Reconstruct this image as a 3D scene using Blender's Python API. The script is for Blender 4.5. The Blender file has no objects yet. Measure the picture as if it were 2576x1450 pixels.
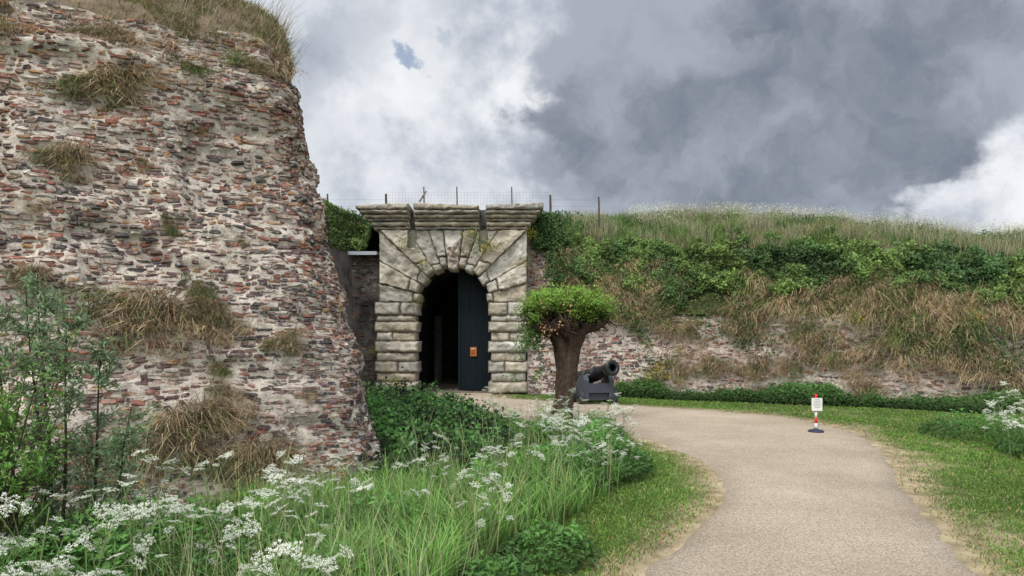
import bpy, math, random
import numpy as np
from mathutils import Vector, Matrix
rng=np.random.default_rng(7)
random.seed(5)
SC=bpy.context.scene
COL=SC.collection
SC.view_settings.view_transform='Standard'

# ------------------------------------------------------------ noise
def _h(ix,iy,iz,seed):
    n=(ix*73856093)^(iy*19349663)^(iz*83492791)^(seed*2654435)
    n=n&0xffffffff
    n=((n^(n>>13))*1274126177)&0xffffffff
    n=n^(n>>16)
    n=(n*668265263)&0xffffffff
    n=n^(n>>15)
    return (n&0xffff)/65535.0
def vnoise(p,seed=0):
    i=np.floor(p).astype(np.int64); f=p-i; f=f*f*(3-2*f)
    x,y,z=i[:,0],i[:,1],i[:,2]; r=0
    for a in (0,1):
        for b in (0,1):
            for c in (0,1):
                w=(f[:,0] if a else 1-f[:,0])*(f[:,1] if b else 1-f[:,1])*(f[:,2] if c else 1-f[:,2])
                r=r+w*_h(x+a,y+b,z+c,seed)
    return r
def fbm(x,y,z=0,oct=4,seed=0):
    x=np.asarray(x,float); y=np.asarray(y,float); z=np.asarray(z,float)
    x,y,z=np.broadcast_arrays(x,y,z); sh=x.shape
    p=np.stack([x.ravel(),y.ravel(),z.ravel()],1)
    a=1.0;s=0;t=0
    for k in range(oct):
        s=s+a*vnoise(p+17.3*k,seed+k); t+=a; a*=.5; p=p*2.03
    return (s/t).reshape(sh)
def sstep(a,b,x):
    t=np.clip((np.asarray(x,float)-a)/(b-a),0,1); return t*t*(3-2*t)

# ------------------------------------------------------------ mesh builder
class MB:
    def __init__(s): s.v=[];s.c=[];s.fl=[];s.fs=[];s.fm=[];s.n=0
    def add(s,v,faces,c=(1,1,1),m=0):
        v=np.asarray(v,float).reshape(-1,3)
        c=np.asarray(c,float)
        if c.ndim==1: c=np.tile(c,(len(v),1))
        s.v.append(v); s.c.append(c)
        if not isinstance(faces,(list,tuple)): faces=[faces]
        for f in faces:
            f=np.asarray(f,np.int64)
            if f.ndim==1: f=f.reshape(1,-1)
            s.fl.append((f+s.n).ravel()); s.fs.append(np.full(len(f),f.shape[1])); s.fm.append(np.full(len(f),m))
        s.n+=len(v)
    def build(s,name,mats,smooth=False,parent=None,link=True):
        me=bpy.data.meshes.new(name)
        v=np.concatenate(s.v); c=np.concatenate(s.c); fl=np.concatenate(s.fl); fs=np.concatenate(s.fs); fm=np.concatenate(s.fm)
        me.vertices.add(len(v)); me.vertices.foreach_set('co',v.astype(np.float32).ravel())
        me.loops.add(len(fl)); me.loops.foreach_set('vertex_index',fl.astype(np.int32))
        me.polygons.add(len(fs)); st=np.concatenate([[0],np.cumsum(fs)[:-1]])
        me.polygons.foreach_set('loop_start',st.astype(np.int32))
        me.polygons.foreach_set('material_index',fm.astype(np.int32))
        me.polygons.foreach_set('use_smooth',np.full(len(fs),smooth))
        me.update(calc_edges=True)
        ca=me.color_attributes.new(name='Col',type='FLOAT_COLOR',domain='POINT')
        ca.data.foreach_set('color',np.concatenate([c,np.ones((len(c),1))],1).astype(np.float32).ravel())
        me.validate()
        for m in (mats if isinstance(mats,(list,tuple)) else [mats]): me.materials.append(m)
        o=bpy.data.objects.new(name,me)
        if link: COL.objects.link(o)
        if parent: o.parent=parent
        return o
def gridfaces(nu,nv):
    a=np.arange(nu-1)[:,None]*nv+np.arange(nv-1)[None,:]
    a=a.ravel(); return np.stack([a,a+nv,a+nv+1,a+1],1)
def meta(o,label,cat,kind=None,group=None):
    o['label']=label; o['category']=cat
    if kind: o['kind']=kind
    if group: o['group']=group
    return o
def empty(name,loc=(0,0,0),rz=0,sc=1):
    e=bpy.data.objects.new(name,None); e.location=loc; e.rotation_euler=(0,0,rz); e.scale=(sc,)*3; e.empty_display_size=.1
    COL.objects.link(e); return e
def box(mb,x0,x1,y0,y1,z0,z1,c=(1,1,1),m=0):
    v=[(x0,y0,z0),(x1,y0,z0),(x1,y1,z0),(x0,y1,z0),(x0,y0,z1),(x1,y0,z1),(x1,y1,z1),(x0,y1,z1)]
    mb.add(v,np.array([[0,3,2,1],[4,5,6,7],[0,1,5,4],[1,2,6,5],[2,3,7,6],[3,0,4,7]]),c,m)
def tube(mb,pts,rad,sides=8,c=(1,1,1),m=0,cap=True,rough=0):
    pts=np.asarray(pts,float); n=len(pts); rad=np.broadcast_to(np.asarray(rad,float),(n,))
    tg=np.gradient(pts,axis=0); tg/=np.linalg.norm(tg,axis=1)[:,None]+1e-9
    ref=np.array([0,0,1.]) if abs(tg[0,2])<.9 else np.array([1.,0,0])
    a=np.cross(tg,ref); a/=np.linalg.norm(a,axis=1)[:,None]+1e-9
    b=np.cross(tg,a)
    th=np.linspace(0,2*np.pi,sides,endpoint=False)
    R=rad[:,None]*np.ones(sides)
    if rough: R=R*(1+rough*(rng.random((n,sides))-.5))
    V=pts[:,None,:]+R[:,:,None]*(np.cos(th)[None,:,None]*a[:,None,:]+np.sin(th)[None,:,None]*b[:,None,:])
    f=[]
    for i in range(n-1):
        for j in range(sides):
            k=(j+1)%sides; f.append([i*sides+j,i*sides+k,(i+1)*sides+k,(i+1)*sides+j])
    F=[np.array(f)]
    if cap:
        F.append(np.arange(sides)[::-1].reshape(1,-1)); F.append((np.arange(sides)+(n-1)*sides).reshape(1,-1))
    mb.add(V.reshape(-1,3),F,c,m)
def lathe(mb,prof,sides=28,c=(1,1,1),axis='y',m=0):
    prof=np.asarray(prof,float); n=len(prof); th=np.linspace(0,2*np.pi,sides,endpoint=False)
    r=prof[:,0][:,None]; a=prof[:,1][:,None]
    X=r*np.cos(th); Z=r*np.sin(th); Y=a+0*th
    V=np.stack([X,Y,Z],-1) if axis=='y' else (np.stack([X,Z,Y],-1) if axis=='z' else np.stack([Y,X,Z],-1))
    f=[]
    for i in range(n-1):
        for j in range(sides):
            k=(j+1)%sides; f.append([i*sides+j,(i+1)*sides+j,(i+1)*sides+k,i*sides+k])
    mb.add(V.reshape(-1,3),np.array(f),c,m)
def unit(v): return v/(np.linalg.norm(v,axis=-1,keepdims=True)+1e-9)
def leaves(mb,P,N,size,col,asp=.6,m=0,along=None,fold=.12):
    n=len(P); r=rng.normal(size=(n,3)) if along is None else along+.35*rng.normal(size=(n,3))
    N=unit(N); a=unit(r-(r*N).sum(1)[:,None]*N); b=np.cross(N,a)
    L=np.broadcast_to(size,(n,))[:,None]; W=L*asp*.5
    v=np.stack([P,P+a*L*.45+b*W+N*L*fold,P+a*L,P+a*L*.45-b*W+N*L*fold],1)
    f=np.arange(n*4).reshape(n,4)
    mb.add(v.reshape(-1,3),f,np.repeat(col,4,axis=0),m)
def blades(mb,P,up,bend,h,w,col,m=0,tipc=1.25):
    n=len(P); th=rng.random(n)*2*np.pi
    s=np.stack([np.cos(th),np.sin(th),np.zeros(n)],1)
    h=np.broadcast_to(h,(n,))[:,None]; w=np.broadcast_to(w,(n,))[:,None]*.5
    mid=P+up*h*.55+bend*h*.14; tip=P+up*h*.95+bend*h*.6
    v=np.stack([P-s*w,P+s*w,mid+s*w*.8,mid-s*w*.8,tip],1).reshape(-1,3)
    b=np.arange(n)[:,None]*5
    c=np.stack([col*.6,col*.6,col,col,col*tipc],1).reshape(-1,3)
    mb.add(v,[b+np.array([[0,1,2,3]]),b+np.array([[3,2,4]])],c,m)
def hangtufts(mb,B,L,nb,basecol,w=.013,green=.08,spread=.10):
    m_=len(B); P=np.repeat(B,nb,0)+rng.normal(size=(m_*nb,3))*np.array([spread,.04,spread*.55]); n=m_*nb
    u0=np.repeat(np.stack([.45*rng.normal(size=m_)+.05,-.40+.2*rng.normal(size=m_),.40+.3*rng.normal(size=m_)],1),nb,0)
    up=u0+rng.normal(size=(n,3))*np.array([.36,.15,.26]); 
    bend=np.stack([u0[:,0]*.5+.26*rng.normal(size=n),-.12+.15*rng.normal(size=n),-1.15+.3*rng.normal(size=n)],1)
    tc=np.repeat(rng.uniform(.6,1.3,(m_,1)),nb,0)
    gr=np.repeat(rng.random(m_)<green,nb)
    c=np.where(gr[:,None],np.array([.14,.18,.06]),np.asarray(basecol))*tc*rng.uniform(.55,1.45,(n,1))
    c=c*(1+.08*rng.normal(size=(n,3)))
    blades(mb,P,up,bend,np.repeat(L,nb)*rng.uniform(.5,1.2,n),w,np.clip(c,.01,1))
def vary(base,n,amt=.35,hue=.12):
    c=np.asarray(base,float)*(1+amt*(rng.random((n,1))*2-1))
    c=c*(1+hue*(rng.random((n,3))*2-1)); return np.clip(c,.003,1)

# ------------------------------------------------------------ materials
def newmat(name):
    m=bpy.data.materials.new(name); m.use_nodes=True; nt=m.node_tree; nt.nodes.clear()
    o=nt.nodes.new('ShaderNodeOutputMaterial'); b=nt.nodes.new('ShaderNodeBsdfPrincipled')
    nt.links.new(b.outputs[0],o.inputs[0]); return m,nt,b,o
def nd(nt,t,**k):
    n=nt.nodes.new(t)
    for a,v in k.items(): setattr(n,a,v)
    return n
def nz(nt,co,scale,det=5,rough=.6):
    n=nd(nt,'ShaderNodeTexNoise'); n.inputs['Scale'].default_value=scale; n.inputs['Detail'].default_value=det; n.inputs['Roughness'].default_value=rough
    nt.links.new(co,n.inputs['Vector']); return n.outputs['Fac']
def mr(nt,v,a,b,c,d,smooth=False):
    n=nd(nt,'ShaderNodeMapRange'); n.interpolation_type='SMOOTHSTEP' if smooth else 'LINEAR'
    for i,x in zip((1,2,3,4),(a,b,c,d)): n.inputs[i].default_value=x
    nt.links.new(v,n.inputs[0]); return n.outputs[0]
def mixc(nt,f,a,b,mode='MIX'):
    n=nd(nt,'ShaderNodeMix',data_type='RGBA',blend_type=mode)
    for s,v in ((n.inputs[0],f),(n.inputs[6],a),(n.inputs[7],b)):
        if isinstance(v,(int,float)): s.default_value=v
        elif isinstance(v,tuple): s.default_value=(*v,1) if len(v)==3 else v
        else: nt.links.new(v,s)
    return n.outputs[2]
def comb(nt,v):
    n=nd(nt,'ShaderNodeCombineColor')
    for i in range(3): nt.links.new(v,n.inputs[i])
    return n.outputs[0]
def attrmat(name,rough=.8,ns=8,amt=.3,bs=30,bstr=.3,bdist=.02,transl=0,patches=(),spec=.3,metal=0,gain=1.0):
    m,nt,b,o=newmat(name)
    at=nd(nt,'ShaderNodeAttribute',attribute_name='Col'); tc=nd(nt,'ShaderNodeTexCoord').outputs['Object']
    col=at.outputs['Color']
    if amt:
        col=mixc(nt,1.0,col,comb(nt,mr(nt,nz(nt,tc,ns,4),.3,.7,gain*(1-amt),gain*(1+amt))),'MULTIPLY')
    for (sc,lo,hi,pc,st) in patches:
        f=mr(nt,nz(nt,tc,sc,5,.65),lo,hi,0,st,True)
        col=mixc(nt,f,col,pc)
    nt.links.new(col,b.inputs['Base Color'])
    b.inputs['Roughness'].default_value=rough; b.inputs['Specular IOR Level'].default_value=spec; b.inputs['Metallic'].default_value=metal
    if bstr:
        bp=nd(nt,'ShaderNodeBump'); bp.inputs['Strength'].default_value=bstr; bp.inputs['Distance'].default_value=bdist
        nt.links.new(nz(nt,tc,bs,4,.7),bp.inputs['Height']); nt.links.new(bp.outputs[0],b.inputs['Normal'])
    if transl:
        t=nd(nt,'ShaderNodeBsdfTranslucent'); nt.links.new(col,t.inputs[0])
        mx=nd(nt,'ShaderNodeMixShader'); mx.inputs[0].default_value=transl
        nt.links.new(b.outputs[0],mx.inputs[1]); nt.links.new(t.outputs[0],mx.inputs[2]); nt.links.new(mx.outputs[0],o.inputs[0])
    return m
M_leaf=attrmat('leaf',.5,3,.15,1,0,transl=.3,spec=.3,gain=1.28)
M_grass=attrmat('grass_blade',.55,3,.15,1,0,transl=.3,spec=.2,gain=1.35)
M_dry=attrmat('dry_grass_blade',.85,3,.2,1,0,transl=.15,spec=.1,gain=1.2)
M_petal=attrmat('petal',.8,3,.03,1,0,transl=.3,spec=.1,gain=1.04)
M_brick=attrmat('weathered_brick',.92,22,.45,80,.8,.012,spec=.08,patches=[(1.6,.52,.68,(.44,.385,.34),.45),(16,.55,.66,(.52,.475,.41),.72),(9,.64,.73,(.42,.25,.07),.7),(5,.60,.72,(.08,.072,.066),.55)])
M_mortar=attrmat('lime_mortar',.95,9,.4,45,.9,.025,spec=.05,patches=[(26,.55,.64,(.22,.135,.11),.6),(3,.60,.73,(.15,.125,.108),.5),(7,.63,.73,(.40,.27,.12),.45)])
M_stone=attrmat('weathered_limestone',.93,4,.30,24,.9,.03,spec=.08,patches=[(2.2,.52,.70,(.17,.165,.15),.65),(1.3,.56,.70,(.52,.42,.29),.4),(5.5,.62,.70,(.48,.33,.14),.5),(16,.59,.68,(.20,.19,.175),.5),(11,.60,.68,(.66,.64,.60),.6)])
M_earth=attrmat('earth',.95,5,.4,20,.6,.05,spec=.05)
M_bark=attrmat('bark',.95,12,.4,35,1.0,.05,spec=.05)
M_wood=attrmat('old_wood',.9,12,.3,30,.4,.01,spec=.1)
M_paint=attrmat('paint',.5,15,.08,60,.1,.004,spec=.3)
M_iron=attrmat('painted_iron',.38,10,.2,60,.15,.004,spec=.5)
M_door=attrmat('door_paint',.6,6,.25,40,.2,.004,spec=.2)
M_plaster=attrmat('stained_plaster',.95,3,.3,30,.5,.02,spec=.05,patches=[(1.6,.5,.68,(.03,.028,.03),.85),(6,.66,.73,(.35,.35,.33),.6)])

# gravel
m,nt,b,o=newmat('gravel'); M_gravel=m
tc=nd(nt,'ShaderNodeTexCoord').outputs['Object']
at=nd(nt,'ShaderNodeAttribute',attribute_name='Col').outputs['Color']
c=mixc(nt,mr(nt,nz(nt,tc,.9,5),.35,.65,0,1),(.51,.43,.345),(.62,.54,.45))
c=mixc(nt,mr(nt,nz(nt,tc,60,3,.8),.35,.65,0,1),mixc(nt,1.0,c,(.50,.48,.46),'MULTIPLY'),mixc(nt,1.0,c,(1.25,1.25,1.25),'MULTIPLY'))
c=mixc(nt,1.0,c,at,'MULTIPLY')
c=mixc(nt,mr(nt,nz(nt,tc,9,5,.75),.58,.72,0,.45),c,(.28,.22,.16))
c=mixc(nt,mr(nt,nz(nt,tc,2.6,6,.75),.56,.74,0,.30),c,(.33,.26,.195))
c=mixc(nt,mr(nt,nz(nt,tc,28,4,.8),.62,.68,0,.6),c,(.18,.14,.10))
vo=nd(nt,'ShaderNodeTexVoronoi'); vo.inputs['Scale'].default_value=35; nt.links.new(tc,vo.inputs['Vector'])
c=mixc(nt,mr(nt,vo.outputs['Distance'],.0,.16,.5,0),c,(.75,.70,.62))
nt.links.new(c,b.inputs['Base Color']); b.inputs['Roughness'].default_value=.95; b.inputs['Specular IOR Level'].default_value=.1
bp=nd(nt,'ShaderNodeBump'); bp.inputs['Strength'].default_value=1.0; bp.inputs['Distance'].default_value=.022
nt.links.new(nz(nt,tc,45,5,.8),bp.inputs['Height']); nt.links.new(bp.outputs[0],b.inputs['Normal'])

# ------------------------------------------------------------ camera, light, sky
cam=bpy.data.cameras.new('camera'); co=bpy.data.objects.new('camera',cam); COL.objects.link(co)
co.location=(0,0,1.6); co.rotation_euler=(math.radians(90),0,0); cam.lens=24; cam.sensor_width=36; cam.shift_y=.0485
cam.clip_start=.05; cam.clip_end=2000; SC.camera=co
sun=bpy.data.lights.new('sun','SUN'); so=bpy.data.objects.new('sun',sun); COL.objects.link(so)
sun.energy=1.5; sun.angle=math.radians(14); sun.color=(1,.97,.92)
el=math.radians(52); azv=Vector((-.45,-.7,0)).normalized()
sd=Vector((azv.x*math.cos(el),azv.y*math.cos(el),math.sin(el)))
so.rotation_euler=sd.to_track_quat('Z','Y').to_euler(); so.location=(-5,-8,20)
w=bpy.data.worlds.new('World'); SC.world=w; w.use_nodes=True; nt=w.node_tree; nt.nodes.clear()
out=nd(nt,'ShaderNodeOutputWorld')
sky=nd(nt,'ShaderNodeTexSky',sky_type='NISHITA'); sky.sun_disc=False; sky.sun_elevation=el; sky.sun_rotation=math.atan2(azv.x,azv.y)
bg1=nd(nt,'ShaderNodeBackground'); bg1.inputs[1].default_value=.13; nt.links.new(sky.outputs[0],bg1.inputs[0])
gen=nd(nt,'ShaderNodeTexCoord').outputs['Generated']
def vm(op,a,b=None,s=None):
    n=nd(nt,'ShaderNodeVectorMath',operation=op)
    for i,x in enumerate([a,b]):
        if x is None: continue
        if isinstance(x,tuple): n.inputs[i].default_value=x
        else: nt.links.new(x,n.inputs[i])
    if s is not None:
        if isinstance(s,(int,float)): n.inputs['Scale'].default_value=s
        else: nt.links.new(s,n.inputs['Scale'])
    return n
def ma(op,a,b=0.0,c=None):
    n=nd(nt,'ShaderNodeMath',operation=op)
    for i,x in enumerate([a,b,c]):
        if x is None: continue
        if isinstance(x,(int,float)): n.inputs[i].default_value=x
        else: nt.links.new(x,n.inputs[i])
    return n.outputs[0]
sx=nd(nt,'ShaderNodeSeparateXYZ'); nt.links.new(gen,sx.inputs[0])
zz=ma('ADD',ma('MAXIMUM',sx.outputs[2],0.0),.22)
pl=vm('SCALE',gen,None,ma('DIVIDE',1.0,zz)).outputs[0]
n1=nd(nt,'ShaderNodeTexNoise'); n1.inputs['Scale'].default_value=2.2; n1.inputs['Detail'].default_value=7; n1.inputs['Roughness'].default_value=.55; nt.links.new(pl,n1.inputs['Vector'])
warp=vm('SCALE',vm('SUBTRACT',n1.outputs['Color'],(.5,.5,.5)).outputs[0],None,.15).outputs[0]
n1b=nd(nt,'ShaderNodeTexNoise'); n1b.inputs['Scale'].default_value=8; n1b.inputs['Detail'].default_value=9; n1b.inputs['Roughness'].default_value=.62; nt.links.new(gen,n1b.inputs['Vector'])
warp2=vm('SCALE',vm('SUBTRACT',n1b.outputs['Color'],(.5,.5,.5)).outputs[0],None,.17).outputs[0]
dw=vm('NORMALIZE',vm('ADD',vm('ADD',gen,warp).outputs[0],warp2).outputs[0]).outputs[0]
dw2=vm('NORMALIZE',vm('ADD',gen,warp2).outputs[0]).outputs[0]
def blob(px,py,r0,r1,amp=1.0,src=None):
    D=Vector(((px-1288)/1717,1,(850-py)/1717)).normalized()
    return blobd(D,r0,r1,amp,src)
def blobd(D,r0,r1,amp=1.0,src=None):
    dt=vm('DOT_PRODUCT',src or dw,tuple(D)).outputs['Value']
    return mr(nt,dt,math.cos(math.radians(r1)),math.cos(math.radians(r0)),0,amp,True)
fb2=nz(nt,gen,6,9,.60); fb3=nz(nt,dw2,5,8,.55)
dark=blob(1720,110,6,13)
for a in [(1950,290,6,15,1),(2300,180,5,14,.95),(1500,400,2.5,7.5,.9),(1640,380,3,8,.9),(2050,430,4,9,.95),(2600,40,4,14,.85)]:
    dark=ma('MAXIMUM',dark,blob(*a))
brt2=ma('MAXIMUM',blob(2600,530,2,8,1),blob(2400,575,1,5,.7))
dark=ma('SUBTRACT',dark,ma('MULTIPLY',brt2,.65))
dark=mr(nt,ma('ADD',dark,ma('MULTIPLY',ma('SUBTRACT',fb2,.5),.9)),.20,.78,0,1,True)
soft=blob(900,430,1,6,.5)
for a in [(800,60,1,9,.6),(1180,120,1,6,.4),(1150,400,1,5,.35)]: soft=ma('MAXIMUM',soft,blob(*a))
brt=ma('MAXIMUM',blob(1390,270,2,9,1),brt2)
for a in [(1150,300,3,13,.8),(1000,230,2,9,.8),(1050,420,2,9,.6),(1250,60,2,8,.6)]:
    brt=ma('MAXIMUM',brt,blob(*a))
bn=mr(nt,fb2,.36,.62,0,1,True)
basec=mixc(nt,bn,(.40,.445,.535),(.76,.80,.86))
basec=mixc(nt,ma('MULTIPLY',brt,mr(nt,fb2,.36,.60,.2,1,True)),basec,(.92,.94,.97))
basec=mixc(nt,ma('MULTIPLY',soft,mr(nt,fb3,.40,.58,1,.2,True)),basec,(.35,.395,.48))
dc=mixc(nt,mr(nt,fb3,.34,.64,0,1,True),(.185,.215,.272),(.40,.44,.515))
c=mixc(nt,dark,basec,dc)
sunb=blobd(sd,8,62,1.0,gen)
c=mixc(nt,sunb,c,(2.3,2.28,2.2))
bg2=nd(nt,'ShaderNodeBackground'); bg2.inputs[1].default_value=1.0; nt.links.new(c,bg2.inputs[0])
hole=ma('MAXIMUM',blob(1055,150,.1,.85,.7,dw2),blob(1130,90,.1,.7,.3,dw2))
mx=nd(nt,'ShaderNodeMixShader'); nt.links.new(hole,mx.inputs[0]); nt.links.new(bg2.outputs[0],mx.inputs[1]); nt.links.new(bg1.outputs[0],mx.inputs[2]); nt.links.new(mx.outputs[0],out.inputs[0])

# ------------------------------------------------------------ path & ground
Lp=np.array([(.1,-4),(.2,1),(.45,3.4),(.85,4.66),(1.27,5.28),(1.87,6.39),(2.25,7.42),(2.42,9.0),(2.05,11),(1.6,12.3),(.4,13.4),(-1.6,15.2),(-2.7,17.6),(-2.82,19.75)],float)
Rp=np.array([(3.0,-4),(3.0,1),(3.05,3.4),(3.23,4.66),(3.6,5.72),(4.05,6.9),(4.65,8.3),(5.3,9.8),(5.85,11.8),(5.4,14.0),(3.2,15.9),(1.4,16.9),(-.2,18.2),(-.55,19.75)],float)
def cat(P,k=14):
    out=[]
    Q=np.vstack([2*P[0]-P[1],P,2*P[-1]-P[-2]])
    for i in range(1,len(Q)-2):
        for t in np.linspace(0,1,k,endpoint=False):
            a,b_,c_,d_=Q[i-1],Q[i],Q[i+1],Q[i+2]
            out.append(.5*((2*b_)+(-a+c_)*t+(2*a-5*b_+4*c_-d_)*t*t+(-a+3*b_-3*c_+d_)*t**3))
    out.append(P[-1]); return np.array(out)
LC=cat(Lp); RC=cat(Rp)
LC[:,0]+=.12*(fbm(LC[:,1]*4.2,0,0,4,3)-.5); RC[:,0]+=.16*(fbm(RC[:,1]*4.2,5,0,4,9)-.5)
poly=np.vstack([LC,RC[::-1]])
def inpoly(x,y):
    r=np.zeros(x.shape,bool); X,Y=poly[:,0],poly[:,1]; X2,Y2=np.roll(X,-1),np.roll(Y,-1)
    for a,b_,c_,d_ in zip(X,Y,X2,Y2):
        if b_==d_: continue
        cnd=((b_>y)!=(d_>y))&(x<(c_-a)*(y-b_)/(d_-b_)+a); r^=cnd
    return r
def pdist(x,y):
    d=np.full(x.shape,1e9)
    for q in poly[::2]:
        d=np.minimum(d,(x-q[0])**2+(y-q[1])**2)
    return np.sqrt(d)
def gz(x,y): return -.03*fbm(np.asarray(x)*.7,np.asarray(y)*.7,0,3,4)-.004
mb=MB(); T=np.concatenate([[0,.012,.03,.05],np.linspace(.09,.91,12),[.95,.97,.988,1]])
V=LC[:,None,:]*(1-T)[None,:,None]+RC[:,None,:]*T[None,:,None]
nu,nv=V.shape[:2]
e=np.clip(np.minimum(T,1-T)/.05,0,1)[None,:]*np.ones((nu,1)); e2=np.clip(np.minimum(T,1-T)*6,0,1)[None,:]*np.ones((nu,1))
shade=(.80+.22*e2)*(1+.25*(fbm(V[...,0]*1.3,V[...,1]*.6,0,3,8)-.5))
V3=np.concatenate([V,(-.040+.052*e)[:,:,None]],2)
cc=np.stack([shade,shade*.985,shade*.96],-1).reshape(-1,3)
mb.add(V3.reshape(-1,3),gridfaces(nu,nv)[:,::-1],cc)
meta(mb.build('path',M_gravel,True),'pale sandy gravel path curving from the fortress gate','path','structure')

def yw(x): return np.interp(x,[-20,-5.6,-5.05,-4.65,.42,3.5,8,14,40],[14,15,17.7,19.85,19.85,18.9,16.5,14.5,8])
def wtop(x): return np.interp(x,[-20,-4.3,-4.0,.5,.8,1.6,3,4,9,14,40],[4.0,4.0,5.1,5.1,4.1,3.4,2.6,2.25,2.1,1.8,1.6])
def ztop(x): return np.interp(x,[-20,-4,.5,2,5,9,13,20,40],[5.5,5.6,5.4,5.55,5.55,4.98,4.25,3.95,3.9])
def emb(x,s):
    x=np.asarray(x,float); s=np.asarray(s,float)
    f=np.interp(s,[0,.5,1.2,2.1,3.6,5.5,8,60],[0,.26,.5,.72,.90,1,1,.9])
    z=wtop(x)+(ztop(x)-wtop(x))*f
    bump=(fbm(x*.8,s*.9,0,4,21)-.5)*.55*sstep(.1,1.2,s)*sstep(-1,2.5,np.abs(x+1.7)-2.2)*(1-.4*sstep(2.5,4.5,s))
    return np.stack([x,yw(x)+s+.06,z+bump],-1),f
xs=np.concatenate([[-500,-200,-80,-40,-20],np.arange(-12,16,.14),[18,24,40,80,200,500]])
ys=np.concatenate([[-500,-200,-60,-20,-8],np.arange(-3,22,.14),[25,32,60,150,400,900]])
X,Y=np.meshgrid(xs,ys,indexing='ij')
Z=gz(X,Y); pd=pdist(X.ravel(),Y.ravel()).reshape(X.shape)
lside=X<np.interp(Y,LC[:,1],LC[:,0])
nn=fbm(X*1.7,Y*1.7,0,4,31); tdry=np.clip(1-pd/np.where(lside,.12+.75*nn,.25+.9*nn),0,1)*.95+sstep(.54,.70,nn)*.30*(~lside)
g=np.array([.075,.118,.032]); dr=np.array([.40,.32,.215])
gc=g*(1-np.clip(tdry,0,1)[...,None])+dr*np.clip(tdry,0,1)[...,None]
gc*=(.75+.5*fbm(X*4,Y*4,0,3,2))[...,None]
mb=MB(); mb.add(np.stack([X,Y,Z],-1).reshape(-1,3),gridfaces(*X.shape),gc.reshape(-1,3))
meta(mb.build('ground',M_earth,True),'grassy ground with bare sandy patches along the path','ground','structure')

# ------------------------------------------------------------ brick walls
PAL=np.array([(.275,.128,.098),(.215,.132,.107),(.145,.097,.097),(.34,.20,.115),(.37,.275,.235),(.48,.43,.38),(.10,.09,.09),(.265,.19,.15)])
def nrm(S,u,z,sgn,e=.02):
    n=np.cross(S(u+e,z)-S(u-e,z),S(u,z+e)-S(u,z-e)); return unit(n)*sgn
def brickwall(S,D,sgn,u0,u1,zf,z0,bl,bh,wts,step,keep,brg=1.0,mortar=(.42,.375,.32),prot=(-.012,.035),zm=5.4,jit=.22,far=.03,back=0.0,nj=.12):
    us=np.arange(u0,u1,step); vs=np.linspace(0,1,int((zm-z0)/step))
    U,Vv=np.meshgrid(us,vs,indexing='ij'); Zt=z0+(zf(U)-z0)*Vv
    u=U.ravel(); z=Zt.ravel()
    P=S(u,z)+nrm(S,u,z,sgn)*(D(u,z)-back+.030*(fbm(u*12,z*17,0,3,77)-.5))[:,None]
    core=MB(); tone=(.6+.8*fbm(u*1.1,z*1.6,0,5,12))[:,None]
    f=gridfaces(len(us),len(vs)); f=f[:,::-1] if sgn<0 else f
    core.add(P,f,np.array(mortar)*tone)
    bu=[];bz=[];hl=[]
    z=z0
    while z<zm:
        uu=u0+random.random()*bl
        while uu<u1:
            l=bl*random.choice([.45,.55,.8,1,1.05,.7,1.2]); bu.append(uu+l/2); bz.append(z); hl.append(l*.5-.003); uu+=l+.006
        z+=bh
    bu=np.array(bu);bz=np.array(bz);hl=np.array(hl)
    bz=bz+.09*(fbm(bu*.45,bz*.3,0,2,5)-.5)+.006*rng.normal(size=len(bz))
    n=len(bu)
    kp=(rng.random(n)<keep(bu,bz))&(bz<zf(bu)-.01)
    bu,bz,hl=bu[kp],bz[kp],hl[kp]; n=len(bu)
    N=nrm(S,bu,bz,sgn); N=unit(N+nj*rng.normal(size=N.shape))
    Tg=unit(S(bu+.02,bz)-S(bu-.02,bz)); B=np.cross(N,Tg); B*=np.sign(B[:,2])[:,None]
    Tg=unit(Tg+B*(rng.normal(size=(n,1))*.05)); 
    pr=rng.uniform(prot[0],prot[1],n)+np.where(rng.random(n)<.02,far,0)
    C=S(bu,bz)+N*(D(bu,bz)+pr)[:,None]
    hh=bh*.5*rng.uniform(.60,1.0,n)
    ring=np.array([(-1,-.55),(-.8,-1),(.8,-1),(1,-.55),(1,.55),(.8,1),(-.8,1),(-1,.55)])
    R=ring[None]*np.ones((n,1,1))+rng.normal(size=(n,8,2))*np.array([jit*.5,jit])
    def lay(sc,dn):
        return C[:,None,:]+Tg[:,None,:]*(R[...,0]*hl[:,None]*sc)[...,None]+B[:,None,:]*(R[...,1]*hh[:,None]*sc)[...,None]+N[:,None,:]*dn[...,None]
    fr=lay(.88,rng.normal(size=(n,8))*.0035+.001); md=lay(1.0,rng.normal(size=(n,8))*.003-.006); bk=lay(1.02,np.full((n,8),-.06))
    ce=(C+N*(.002+.004*rng.normal(size=n))[:,None])[:,None,:]
    V=np.concatenate([fr,md,bk,ce],1)
    base=np.arange(n)[:,None]*25
    F4=[];F3=[]
    for i in range(8):
        j=(i+1)%8
        F4+= [base+np.array([[i,i+8,j+8,j]]),base+np.array([[i+8,i+16,j+16,j+8]])]
        F3.append(base+np.array([[24,i,j]]))
    wn=np.array(wts(bu,bz)); cum=np.cumsum(wn,1); cum/=cum[:,-1:]
    idx=(rng.random((n,1))>cum).sum(1).clip(0,7)
    c=PAL[idx]*rng.uniform(.70,1.28,(n,1))*brg
    br=MB(); br.add(V.reshape(-1,3),[np.concatenate(F4),np.concatenate(F3)],np.repeat(c,25,axis=0))
    return core,br

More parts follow.
